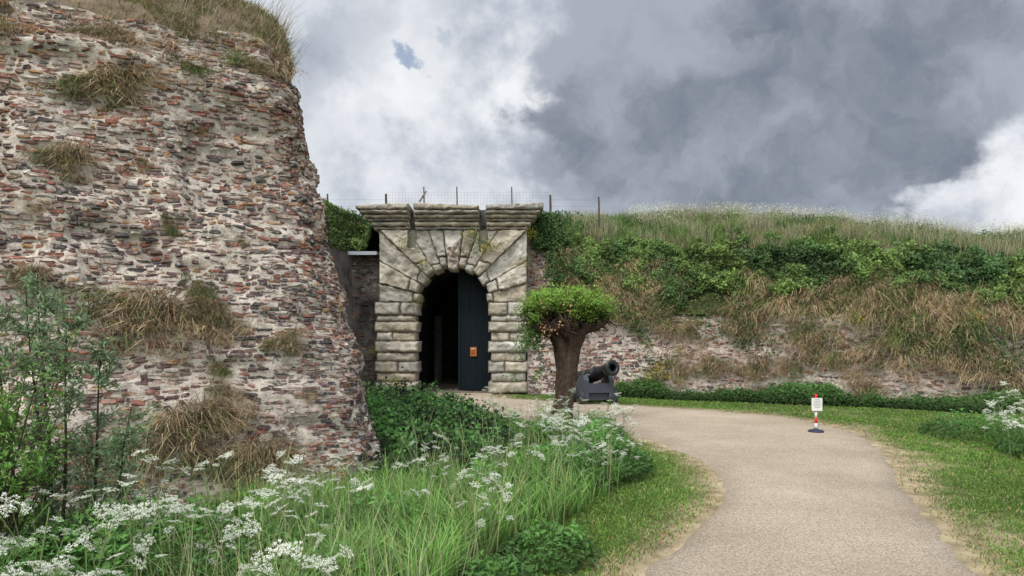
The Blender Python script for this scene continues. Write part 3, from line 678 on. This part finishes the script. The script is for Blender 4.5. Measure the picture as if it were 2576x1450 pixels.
# ------------------------------------------------------------ fence
fe=empty('wire_fence',(0,20.9,5.4)); meta(fe,'low wire mesh fence on uneven posts above the gate','fence')
posts=[(-5.65,20.9,6.0,.03,0),(-3.86,20.9,6.0,.04,0),(-2.70,20.9,6.22,.022,0),(-1.69,20.9,6.22,.022,0),(-.01,20.9,6.22,.022,0),(1.17,20.9,5.97,.04,0),(2.68,21.1,5.95,.03,0)]
for (x,y,zt,r,tl) in posts:
    mb=MB(); tube(mb,[(x,y,5.0),(x+.01,y,5.6),(x,y,zt)],[r,r,r*.9],6,(.10,.085,.07)); o=mb.build('post',M_wood); o.parent=fe; o.matrix_parent_inverse=Matrix.Translation((0,-20.9,-5.4))
mb=MB(); tube(mb,[(-2.83,20.85,5.75),(-2.62,20.85,6.08)],[.03,.025],6,(.22,.2,.18)); o=mb.build('brace',M_wood); o.parent=fe; o.matrix_parent_inverse=Matrix.Translation((0,-20.9,-5.4))
mb=MB()
for xx in np.arange(-3.86,1.17,.10): box(mb,xx-.002,xx+.002,20.898,20.902,5.35,6.05+.04*math.sin(xx*3),(.25,.26,.27))
for zz_ in np.arange(5.42,6.06,.09): box(mb,-3.86,1.17,20.896,20.897,zz_-.002,zz_+.002,(.25,.26,.27))
for zz_ in (5.62,5.82): box(mb,1.17,2.68,20.896,20.897,zz_-.003,zz_+.003,(.2,.2,.2)); box(mb,-5.65,-3.86,20.896,20.897,zz_-.003,zz_+.003,(.2,.2,.2))
o=mb.build('wire_mesh',M_iron); o.parent=fe; o.matrix_parent_inverse=Matrix.Translation((0,-20.9,-5.4))

# ------------------------------------------------------------ cannon
can=empty('cannon',(2.02,16.8,0),math.radians(6)); can.scale=(.92,.90,.95)
meta(can,'black iron cannon on a grey wooden truck carriage','cannon')
def cch(o,label=None):
    o.parent=can
    if label:o['label']=label
    return o
BL=(.012,.013,.017)
mb=MB()
lathe(mb,[(0,-.98),(.035,-.97),(.055,-.93),(.035,-.88),(.05,-.85),(.16,-.83),(.20,-.80),(.215,-.78),(.215,-.74),(.20,-.73),(.195,-.45),(.21,-.44),(.21,-.40),(.185,-.39),(.175,.0),(.19,.01),(.19,.05),(.17,.06),(.145,.72),(.16,.73),(.16,.76),(.15,.77),(.155,.86),(.185,.96),(.20,.99),(.19,1.02),(.165,1.03),(.095,1.03),(.092,1.0),(.09,.6),(0,.59)],32,BL)
tube(mb,[(-.30,0,-.03),(.30,0,-.03)],.055,14,BL)
b_=mb.build('barrel',M_iron,True); cch(b_); b_.location=(0,-.12,.74); b_.rotation_euler=(math.radians(12),0,math.radians(194))
GR=(.060,.070,.092)
for sx_ in (-1,1):
    mb=MB(); pf=[(-.62,.16),(.75,.16),(.75,.34),(.58,.34),(.58,.48),(.38,.48),(.38,.60),(.16,.60),(.16,.70),(-.42,.74),(-.62,.62)]
    xa,xb=sx_*.27,sx_*.39; k=len(pf)
    v=[(xa,p[0],p[1]) for p in pf]+[(xb,p[0],p[1]) for p in pf]
    mb.add(v,[np.arange(k).reshape(1,-1),(np.arange(k)[::-1]+k).reshape(1,-1),np.array([[i,(i+1)%k,(i+1)%k+k,i+k] for i in range(k)])],GR)
    cch(mb.build('cheek',M_paint))
for yy in (-.45,.5):
    mb=MB(); box(mb,-.44,.44,yy-.07,yy+.07,.12,.27,GR); cch(mb.build('axle',M_paint))
    for sx_ in (-1,1):
        mb=MB(); r=.19; 
        lathe(mb,[(0,.0),(.05,.0),(.055,-.02),(r-.03,-.01),(r,-.0),(r,.09),(r-.03,.10),(0,.10)],24,(.04,.046,.062),'x')
        tube(mb,[(.04,0,0),(.15,0,0)],.04,10,BL)
        w_=cch(mb.build('wheel',M_paint)); w_.location=(sx_*.40,yy,.18); 
        if sx_<0: w_.rotation_euler=(0,0,math.pi)
mb=MB(); box(mb,-.27,.27,-.62,-.54,.30,.54,GR); cch(mb.build('transom',M_paint))
mb=MB(); box(mb,-.27,.27,.1,.5,.34,.42,GR); cch(mb.build('stool_bed',M_paint))

# ------------------------------------------------------------ warning sign
sg_=empty('sign_post',(5.12,11.5,.012)); meta(sg_,'small white notice sign on a red and white striped post','sign')
mb=MB(); lathe(mb,[(0,0),(.13,0),(.135,.015),(.12,.03),(.05,.045),(.03,.06),(0,.06)],8,(.03,.035,.07),'z'); o=mb.build('base',M_paint); o.parent=sg_
mb=MB(); zc=.05
for i in range(6):
    tube(mb,[(0,0,zc),(0,0,zc+.098)],.022,12,(.62,.03,.035) if i%2 else (.75,.75,.74)); zc+=.098
o=mb.build('post',M_paint,True); o.parent=sg_
mb=MB(); box(mb,-.088,.088,-.045,-.030,.36,.575,(.74,.75,.74))
o=mb.build('sign_board',M_paint); o.parent=sg_
mb=MB()
for i,(a,b2) in enumerate([(-.045,.045),(-.06,.06),(-.05,.055),(-.065,.05),(-.055,.06),(-.04,.05)]): 
    box(mb,a,b2,-.0475,-.0455,.545-i*.026,.552-i*.026,(.3,.3,.32))
o=mb.build('sign_lettering',M_paint); o.parent=sg_

# ------------------------------------------------------------ pollard willow
wl=empty('pollard_willow',(.97,12.7,0)); meta(wl,'pollarded willow with knobbly head and fresh leaves beside the path','tree')
mb=MB(); nr,ns_=60,48; zt=np.linspace(-.05,1.80,nr); th=np.linspace(0,2*np.pi,ns_,endpoint=False)
rad=np.interp(zt,[-.05,.12,.5,1.1,1.4,1.62,1.80],[.24,.19,.165,.185,.22,.29,.29]); cxs=np.interp(zt,[0,.5,1.0,1.75],[-.07,-.01,.05,.08])
TT,ZZ=np.meshgrid(th,zt)
rr=rad[:,None]*(1+.26*(fbm(np.cos(TT)*3.2+ZZ*.8,np.sin(TT)*3.2,ZZ*1.0,4,5)-.5)*2+.09*np.sin(TT*7+ZZ*3+4*fbm(TT,ZZ,0,2,3))+.14*(fbm(np.cos(TT)*9,np.sin(TT)*9,ZZ*2.5,3,15)-.5)*2)
V=np.stack([cxs[:,None]+rr*np.cos(TT),rr*np.sin(TT),ZZ],-1)
a=np.arange(nr-1)[:,None]*ns_+np.arange(ns_)[None]; b2=np.arange(nr-1)[:,None]*ns_+(np.arange(ns_)[None]+1)%ns_
f=np.stack([a.ravel(),b2.ravel(),(b2+ns_).ravel(),(a+ns_).ravel()],1)
BK=np.array([.125,.088,.068]); mb.add(V.reshape(-1,3),f,BK*(.3+1.2*fbm(np.cos(TT)*6,np.sin(TT)*6,ZZ*2.5,4,6)).reshape(-1,1))
o=mb.build('trunk',M_bark,True); o.parent=wl
mb=MB(); ends=[]
for i in range(34):
    an=i*2.4+random.uniform(-.3,.3); el_=random.uniform(.0,1.2); L=random.uniform(.34,.60)
    d=np.array([math.cos(an)*math.cos(el_)*1.15,math.sin(an)*math.cos(el_)*.85,math.sin(el_)*.75])
    p0=np.array([.06,0,1.66]); pts=[p0+d*t*L*1.1+np.array([0,0,.12*t*t])+np.array([random.uniform(-.04,.04) for _ in range(3)])*(t>0) for t in np.linspace(0,1.1,7)]
    rs=[.14,.11,.09,.075,.07,random.uniform(.075,.10),.045]
    tube(mb,pts,rs,10,BK*random.uniform(.5,1.1),rough=.5); ends.append(pts[-1])
    for k in range(18):
        e=pts[-1-random.randint(0,4)]; dd=unit(np.array([random.uniform(-1,1),random.uniform(-1,.6),random.uniform(-.7,1)])); L2=random.uniform(.6,1.3); tube(mb,[e,e+dd*.10*L2,e+dd*.20*L2],[.026,.013,.004],5,BK*random.uniform(.6,1.3))
o=mb.build('branches',M_bark,True); o.parent=wl
mb=MB(); tw=MB()
def rdisk(rx,ry):
    a=random.random()*6.283; r=math.sqrt(random.random()); return rx*r*math.cos(a),ry*r*math.sin(a)
seeds=[e for e in ends if e[2]>1.85]
for _ in range(58):
    ax,ay=rdisk(.80,.58); rr_=(ax/.80)**2+(ay/.58)**2; seeds.append(np.array([ax+.05,ay,2.02+.28*(1-rr_)*random.random()]))
for e in seeds:
    lx=random.choice([.6,.8,1.0,1.2]); lean=np.array([random.gauss(0,.25),random.gauss(0,.25),0])
    for k in range(8):
        d=unit(np.array([random.gauss(0,.40),random.gauss(0,.40),random.uniform(.45,1.0)])+lean+.30*unit(e-np.array([.06,0,1.8]))); L=random.uniform(.14,.34)*lx
        en=e+d*L; en[2]=min(en[2],2.74+random.uniform(-.12,.0))
        tube(tw,[e,(e+en)/2,en],[.006,.004,.0015],3,(.16,.13,.06),cap=False)
        n=30; t=rng.random(n)**.6; P=e+(en-e)*t[:,None]*1.08+.042*rng.normal(size=(n,3))
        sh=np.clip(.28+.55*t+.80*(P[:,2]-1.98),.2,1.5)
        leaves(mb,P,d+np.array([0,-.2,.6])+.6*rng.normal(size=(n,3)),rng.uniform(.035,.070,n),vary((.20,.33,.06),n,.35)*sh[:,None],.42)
for k in range(7):
    e=np.array([random.uniform(-.6,.2),random.uniform(-.68,-.5),random.uniform(1.65,2.4)]); n=6
    leaves(mb,e+.035*rng.normal(size=(n,3)),np.array([0,-.8,.4])+.5*rng.normal(size=(n,3)),.055,vary((.40,.23,.12),n),.6)
for k in range(7):
    e=np.array([random.uniform(-.80,-.50),random.uniform(-.3,.2),random.uniform(1.8,2.1)]); L=random.uniform(.15,.35); n=50; t=rng.random(n)
    P=e+np.array([-.15,0,-1])*L*t[:,None]+.05*rng.normal(size=(n,3)); leaves(mb,P,np.array([-.3,-.8,.5])+.5*rng.normal(size=(n,3)),.055,vary((.13,.23,.05),n,.4),.45)
n=1800; t=rng.random(n); P=np.stack([-.52-.22*t+.14*rng.normal(size=n),.05+.15*rng.normal(size=n),1.9-t*1.1],1)
k=fbm(P[:,0]*5,P[:,2]*4,0,3,4)>.46
leaves(mb,P[k],np.array([-.3,-.8,.4])+.5*rng.normal(size=(k.sum(),3)),.055,vary((.09,.17,.045),k.sum(),.4),.6)
o=mb.build('crown',M_leaf); o.parent=wl
o=tw.build('twigs',M_bark); o.parent=wl

# ------------------------------------------------------------ bramble bush
def mound(x,y):
    t=((x+1.75+.12*(y-11))/1.75)**2+((y-10.9)/4.0)**2
    h=np.sqrt(np.clip(1-t,0,1))*.62*(.45+1.05*fbm(x*1.3,y*1.3,0,4,61))*(1.0-.48*sstep(-1.9,-.2,x)); return h
mb=MB(); n=80000; x=rng.uniform(-3.9,.8,n); y=6.8+rng.random(n)*8.2; h=mound(x,y); k=(h>.06)&~inpoly(x,y); x,y,h=x[k],y[k],h[k]; n=len(x)
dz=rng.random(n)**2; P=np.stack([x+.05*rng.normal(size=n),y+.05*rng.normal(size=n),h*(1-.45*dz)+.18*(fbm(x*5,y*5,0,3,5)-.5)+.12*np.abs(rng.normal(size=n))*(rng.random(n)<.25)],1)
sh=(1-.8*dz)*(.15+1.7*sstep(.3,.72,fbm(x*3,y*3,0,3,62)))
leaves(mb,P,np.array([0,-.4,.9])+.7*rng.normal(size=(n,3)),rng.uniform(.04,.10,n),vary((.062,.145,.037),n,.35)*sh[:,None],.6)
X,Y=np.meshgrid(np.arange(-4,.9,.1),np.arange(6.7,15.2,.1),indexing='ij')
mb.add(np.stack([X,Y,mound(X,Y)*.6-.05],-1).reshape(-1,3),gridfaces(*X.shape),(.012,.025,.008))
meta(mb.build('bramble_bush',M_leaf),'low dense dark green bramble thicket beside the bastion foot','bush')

# ------------------------------------------------------------ grass
def inside_b(x,y): return (((x+.98)*.424-(y-6.95)*.905)<0)&(((x+.98)*.9+(y-6.95)*.45)<0)
gm=MB()
n=460000; ly=rng.uniform(math.log(2.6),math.log(19),n); y=np.exp(ly); x=rng.uniform(-.86,.86,n)*y
k=(~inpoly(x,y))&(y<yw(x)-.3)&(~inside_b(x,y)); x,y=x[k],y[k]; pdn=pdist(x,y)
nn=fbm(x*1.7,y*1.7,0,4,31); n2=fbm(x*.9,y*.9,0,3,35)
leftside=x<np.interp(y,LC[:,1],LC[:,0])
k=rng.random(len(x))<np.clip((pdn-.01)/np.where(leftside,.08+.45*nn,.15+.8*nn),.05,1)*(1-.45*sstep(.50,.64,nn)*(x>2)); x,y,pdn,nn,n2,leftside=x[k],y[k],pdn[k],nn[k],n2[k],leftside[k]; n=len(x)
lt=sstep(.85,1.45,pdn+.7*(n2-.5))*leftside*(y<13.5)
h=(.02+.035*rng.random(n))*(1-lt)+lt*rng.uniform(.08,.32,n)*(.3+1.2*fbm(x*3,y*3,0,2,44))*(1-.45*sstep(7,11,y))
rightfar=(~leftside)&(pdn>1.6)&(y<11); h=np.where(rightfar,h*(1+2.5*rng.random(n)),h)
w_=.0035+.0009*y; w_=w_*(1+.4*lt)
dryk=rng.random(n)<np.clip(.65-1.4*pdn,.08,.6)*(1-.8*lt)
c=np.where(dryk[:,None],vary((.36,.29,.16),n,.35),vary((.125,.22,.045),n,.35)*(.65+.8*n2)[:,None])
c=np.where(((lt>.5)&~dryk)[:,None],vary((.14,.25,.058),n,.45)*(.35+1.2*n2)[:,None],c)
up=np.stack([.3*rng.normal(size=n),.3*rng.normal(size=n),np.ones(n)],1); bend=np.stack([.6*rng.normal(size=n),.6*rng.normal(size=n),-.3+0*x],1)
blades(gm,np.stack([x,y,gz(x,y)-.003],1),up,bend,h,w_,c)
n=60000; ly=rng.uniform(math.log(2.7),math.log(12.5),n); y=np.exp(ly); x=rng.uniform(-.40,.2,n)*y
cl=.5*fbm(x*2.3,y*2.3,0,3,801)+.5*fbm(x*7,y*7,0,2,803); k=(cl>.47)&(~inpoly(x,y))&(~inside_b(x,y)); x,y,cl=x[k],y[k],cl[k]; pdn=pdist(x,y); k=(pdn>1.05)&(mound(x,y)<.22); x,y,cl=x[k],y[k],cl[k]; n=len(x)
up=np.stack([.17*rng.normal(size=n),.17*rng.normal(size=n),np.ones(n)],1); bend=np.stack([.55*rng.normal(size=n),.5*rng.normal(size=n),-.15+0*x],1)
blades(gm,np.stack([x,y,gz(x,y)],1),up,bend,rng.uniform(.22,.66,n)*(.55+1.4*(cl-.4))*(1-.3*sstep(6,10,y)),.0055+.0006*y,vary((.165,.30,.08),n,.55))
n=1500; ly=rng.uniform(math.log(3),math.log(11),n); y=np.exp(ly); x=rng.uniform(-.55,.15,n)*y; k=(~inpoly(x,y))&(~inside_b(x,y)); x,y=x[k],y[k]; k=pdist(x,y)>.9; x,y=x[k],y[k]; n=len(x)
blades(gm,np.stack([x,y,0*x],1),np.stack([.12*rng.normal(size=n),.12*rng.normal(size=n),np.ones(n)],1),.3*rng.normal(size=(n,3)),rng.uniform(.4,.8,n),.004+.0006*y,vary((.28,.30,.16),n,.3))
meta(gm.build('grass',M_grass),'mown and long green grass on the path verges','grass','stuff')
# verge herbs
hb=MB()
for (cx_,cy_,rx,ry,hm,num) in [(1.15,8.3,.45,.7,.42,3800),(.9,9.6,.55,.8,.45,3500),(.25,5.0,.3,.35,.22,900),(-.1,4.4,.25,.3,.2,700),(-.9,5.3,.5,.4,.35,1500),(-.3,6.3,.5,.4,.35,1600),(1.3,10.8,.4,.8,.4,2500),(.2,10.2,.8,.9,.4,3500),(.5,7.4,.5,.6,.38,2500),(-2.6,4.2,1.0,.9,.44,7000),(-1.4,4.3,.8,.8,.32,3400),(-2.2,4.9,1.2,.6,.38,4500),(7.2,8.9,.4,.9,.38,3000),(7.6,11.0,.7,.9,.35,3000)]:
    a=rng.random(num)*2*np.pi; r=np.sqrt(rng.random(num)); x=cx_+rx*r*np.cos(a)*1.2; y=cy_+ry*r*np.sin(a)*1.2
    z=hm*(1-r*r*.7)*rng.random(num)**.55*(.3+1.4*fbm(x*4,y*4,0,2,6))
    k=~inside_b(x,y); x,y,z=x[k],y[k],z[k]; m_=len(x)
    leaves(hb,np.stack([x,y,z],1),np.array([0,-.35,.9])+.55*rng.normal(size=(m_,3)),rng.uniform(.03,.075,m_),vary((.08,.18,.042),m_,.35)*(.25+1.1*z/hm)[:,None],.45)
meta(hb.build('verge_weeds',M_leaf),'leafy green weeds among the long verge grass','plants','stuff')

# ------------------------------------------------------------ cow parsley
def umbel(seed):
    mb=MB(); k=12
    for i in range(k):
        a=i*2.4+random.uniform(-.2,.2); r=.060*math.sqrt((i+.4)/k); c0=np.array([r*math.cos(a),r*math.sin(a),.024-.18*r+random.uniform(-.006,.006)])
        tube(mb,[(0,0,-.02),c0-np.array([0,0,.004])],[.0010,.0007],3,(.14,.22,.07),0,False)
        n=17; aa=rng.random(n)*2*np.pi; rr=.0128*np.sqrt(rng.random(n))
        P=c0+np.stack([rr*np.cos(aa),rr*np.sin(aa),.005*rng.random(n)-rr*.25],1)
        leaves(mb,P,np.array([0,0,1.])+.45*rng.normal(size=(n,3)),rng.uniform(.0065,.0102,n),vary((.83,.85,.77),n,.07,.02),.9,1,fold=.05)
    return mb.build('flower_head',[M_grass,M_petal],link=False).data
UM=[umbel(i) for i in range(3)]
def plant(seed):
    random.seed(seed); st=MB(); lf=MB(); heads=[]
    top=np.array([random.uniform(-.12,.12),random.uniform(-.12,.12),.80])
    mid=top*.5+np.array([random.uniform(-.03,.03),0,0])
    tube(st,[(0,0,-.03),mid,top],[.006,.0045,.003],5,(.18,.25,.10),cap=False)
    nb=random.randint(4,6)
    for i in range(nb):
        t=random.uniform(.35,1.0); p=top*t; a=i*2.4+random.random(); sp_=random.uniform(.10,.24)
        e=p+np.array([math.cos(a)*sp_,math.sin(a)*sp_,random.uniform(.10,.24)]); e[2]=min(e[2],1.02)
        m_=(p+e)/2+np.array([math.cos(a)*.02,math.sin(a)*.02,-.02])
        tube(st,[p,m_,e],[.0028,.002,.0014],4,(.19,.26,.11),cap=False); heads.append((e,random.uniform(.72,1.12)))
        for j in range(random.randint(0,2)):
            a2=a+random.uniform(-1.2,1.2); e2=m_+np.array([math.cos(a2)*.10,math.sin(a2)*.10,random.uniform(.05,.15)])
            tube(st,[m_,e2],[.0018,.0011],4,(.19,.26,.11),cap=False); heads.append((e2,random.uniform(.45,.85)))
    for i in range(9):
        a=i*2.4; p0=np.array(top)*random.uniform(.08,.6); L=random.uniform(.12,.26)
        d=np.array([math.cos(a),math.sin(a),random.uniform(.1,.6)])
        n=44; t=rng.random(n); P=p0+d*L*t[:,None]+np.stack([-d[1]*(rng.random(n)-.5)*L*(1-t)*.9,d[0]*(rng.random(n)-.5)*L*(1-t)*.9,-.12*L*t*t+.01*rng.normal(size=n)],1)
        leaves(lf,P,np.array([0,0,1.])+.45*rng.normal(size=(n,3)),rng.uniform(.016,.032,n),vary((.09,.18,.05),n,.35),.4)
    s=st.build('stem',M_grass,link=False).data; l=lf.build('leaf',M_leaf,link=False).data
    return s,l,heads
PL=[plant(s) for s in (11,12,13,14,15,16)]
random.seed(77)
spots=[]
for i in range(40):
    d=random.uniform(2.8,5.4); r=random.uniform(-.77,-.27); spots.append((r*d,d,(1.68-.185*d)*random.uniform(.55,1.0),'f'))
for (px_,d,h) in [(830,5.4,.85),(790,5.2,.8),(860,5.6,.75),(690,4.8,.9),(350,3.8,.98),(330,3.9,1.0),(180,3.4,.95),(560,4.4,.88),(720,4.6,.8),(60,3.2,.9),(420,3.6,.95)]:
    spots.append(((px_-1288)/1717*d,d,h,'f'))
for i in range(16):
    d=random.uniform(5.0,7.2); r=random.uniform(-.24,.0); spots.append((r*d,d,random.uniform(.45,.75),'f'))
for i in range(60):
    d=random.uniform(7.0,12.2); r=random.uniform(-.03,.17); spots.append((r*d,d,random.uniform(.45,.95),'m'))
for i in range(13):
    d=random.uniform(8.3,10.2); r=random.uniform(.715,.80); spots.append((r*d,d,random.uniform(.75,1.1),'r'))
for i in range(3):
    spots.append((random.uniform(-2.9,-2.8),random.uniform(16.3,17.5),random.uniform(.6,.9),'m'))
for (x,y,h,zone) in spots:
    if inpoly(np.array([x]),np.array([y]))[0] or inside_b(np.array([x]),np.array([y]))[0]: continue
    if zone=='m' and pdist(np.array([x]),np.array([y]))[0]<.45: continue
    s,l,hd=random.choice(PL)
    e=empty('cow_parsley',(x,y,-.02)); e.scale=(h*.9+.1,h*.9+.1,h)
    e.rotation_euler=(random.gauss(0,.13),random.gauss(0,.13),random.random()*6.28)
    meta(e,{'f':'white flowering cow parsley in long grass by the bastion','m':'white flowering cow parsley on the verge near the willow','r':'tall white flowering cow parsley at the rampart foot'}[zone],'flower',group='cow parsley on the verges')
    for nm,me in (('stem',s),('leaf',l)):
        o=bpy.data.objects.new(nm,me); COL.objects.link(o); o.parent=e
    for (p,sc) in hd:
        o=bpy.data.objects.new('flower_head',random.choice(UM)); COL.objects.link(o); o.parent=e
        o.location=p; k=sc*(1.0 if h>.5 else 1.15)*(.88 if y<4 else 1.0); o.scale=(k,k,k); o.rotation_euler=(random.gauss(.22,.35),random.gauss(0,.35),random.random()*6)

# ------------------------------------------------------------ willow sapling & shrub at bastion foot
sa=empty('willow_sapling',(-3.05,4.5,0)); meta(sa,'slender grey-green willow sapling in front of the brick bastion','tree')
tr=MB(); cr=MB(); random.seed(3)
stems=[((0,0),(-.05,0,2.02)),((.15,.1),(.32,.1,1.6)),((-.25,.05),(-.35,0,1.85)),((.3,0),(.60,-.05,1.15)),((.1,-.1),(.15,0,1.75)),((-.1,.1),(-.2,.1,1.95))]
for (b0,tp) in stems:
    b0=np.array([b0[0],b0[1],0.]); tp=np.array(tp); pts=[b0+(tp-b0)*t+np.array([.03*math.sin(t*5),0,0]) for t in np.linspace(0,1,7)]
    tube(tr,pts,np.linspace(.014,.003,7),6,(.10,.09,.06))
    for i in range(40):
        t=random.uniform(.15,1); p=b0+(tp-b0)*t; a=random.random()*6.28; L=random.uniform(.10,.30)*(1.25-t*.6)
        d=unit(np.array([math.cos(a),math.sin(a),random.uniform(.2,1.3)])); en=p+d*L+np.array([0,0,-.03]); tube(tr,[p,en],[.003,.0012],3,(.12,.13,.06),cap=False)
        n=26; tt=rng.random(n); P=p+(en-p)*tt[:,None]+.018*rng.normal(size=(n,3))
        leaves(cr,P,rng.normal(size=(n,3))+np.array([0,-.4,.5]),rng.uniform(.035,.07,n),vary((.19,.26,.15),n,.4),.28,along=np.tile(d*.6,(n,1))+.5*rng.normal(size=(n,3)))
o=tr.build('trunk',M_bark); o.parent=sa
o=cr.build('crown',M_leaf); o.parent=sa
sh=MB(); n=9000; c0=np.array([-3.2,4.15,.70]); 
r=rng.random(n)**.5; dd=unit(rng.normal(size=(n,3))); P=c0+dd*r[:,None]*np.array([.36,.36,.60]); 
cl=fbm(P[:,0]*6,P[:,1]*6,P[:,2]*6,3,7); k=(cl>.50)&(P[:,2]>0); P=P[k]; n=len(P)
leaves(sh,P,dd[k]+.7*rng.normal(size=(n,3)),rng.uniform(.03,.05,n),vary((.12,.23,.05),n,.4)*np.clip(.3+1.1*r[k],.2,1.4)[:,None],.38)
for i in range(40): 
    e=c0+np.array([random.uniform(-.42,.42),random.uniform(-.3,.3),random.uniform(.1,.95)]); tube(sh,[(-3.2,4.15,0),((-3.2+e[0])/2,(4.15+e[1])/2,e[2]*.55),e],[.01,.006,.002],4,(.08,.07,.04))
    n=46; t=rng.uniform(.35,1,n); a_=np.array([(-3.2+e[0])/2,(4.15+e[1])/2,e[2]*.55]); P=a_+(e-a_)*t[:,None]+.025*rng.normal(size=(n,3)); leaves(sh,P,rng.normal(size=(n,3))+np.array([0,-.3,.7]),rng.uniform(.03,.055,n),vary((.14,.26,.06),n,.4),.32)
meta(sh.build('shrub',M_leaf),'bright green leafy shrub at the bastion foot','bush')

# ------------------------------------------------------------ wallflowers on the stonework
def wf(seed):
    mb=MB(); n=170; P=rng.normal(size=(n,3))*np.array([.13,.06,.10])+np.array([0,-.08,.02])
    leaves(mb,P,np.array([0,-.8,.5])+.5*rng.normal(size=(n,3)),rng.uniform(.03,.06,n),vary((.09,.14,.04),n,.4),.35)
    n=45; P=rng.normal(size=(n,3))*np.array([.13,.05,.09])+np.array([0,-.16,.05])
    leaves(mb,P,np.array([0,-.8,.5])+.4*rng.normal(size=(n,3)),rng.uniform(.018,.032,n),vary((.50,.36,.03),n,.25),.9)
    return mb.build('wallflower',M_leaf,link=False).data
WF=[wf(i) for i in range(3)]
for (x,y,z,s) in [(-1.15,19.35,4.45,1.2),(-.85,19.3,4.2,1.5),(-.65,19.3,4.1,1.1),(-2.55,19.35,3.65,1.1),(-2.75,19.35,2.6,1.0),(.45,19.6,3.75,1.),(.5,19.2,4.55,.9),(-3.3,19.3,.25,1.3),(3.55,18.5,1.35,1.1),(3.8,18.35,.95,1.7),(4.05,18.3,.7,1.5),(3.7,18.35,.55,1.2),(4.3,18.1,1.3,.9),(-3.9,19.3,1.2,.6),(-3.0,19.3,4.25,.9),(8.0,16.0,2.0,1.0),(10.2,15.2,2.0,1.1),(11.6,14.8,1.8,1.2)]:
    o=bpy.data.objects.new('wallflower',random.choice(WF)); COL.objects.link(o); o.location=(x,y,z); o.scale=(s,s,s); o.rotation_euler=(0,random.uniform(-3,3),0)
    meta(o,'yellow wallflower clump rooted in the '+('gate stonework' if x<.6 else 'rampart brickwork'),'flower',group='wallflowers in the masonry')
print('verts',sum(len(m.vertices) for m in bpy.data.meshes))
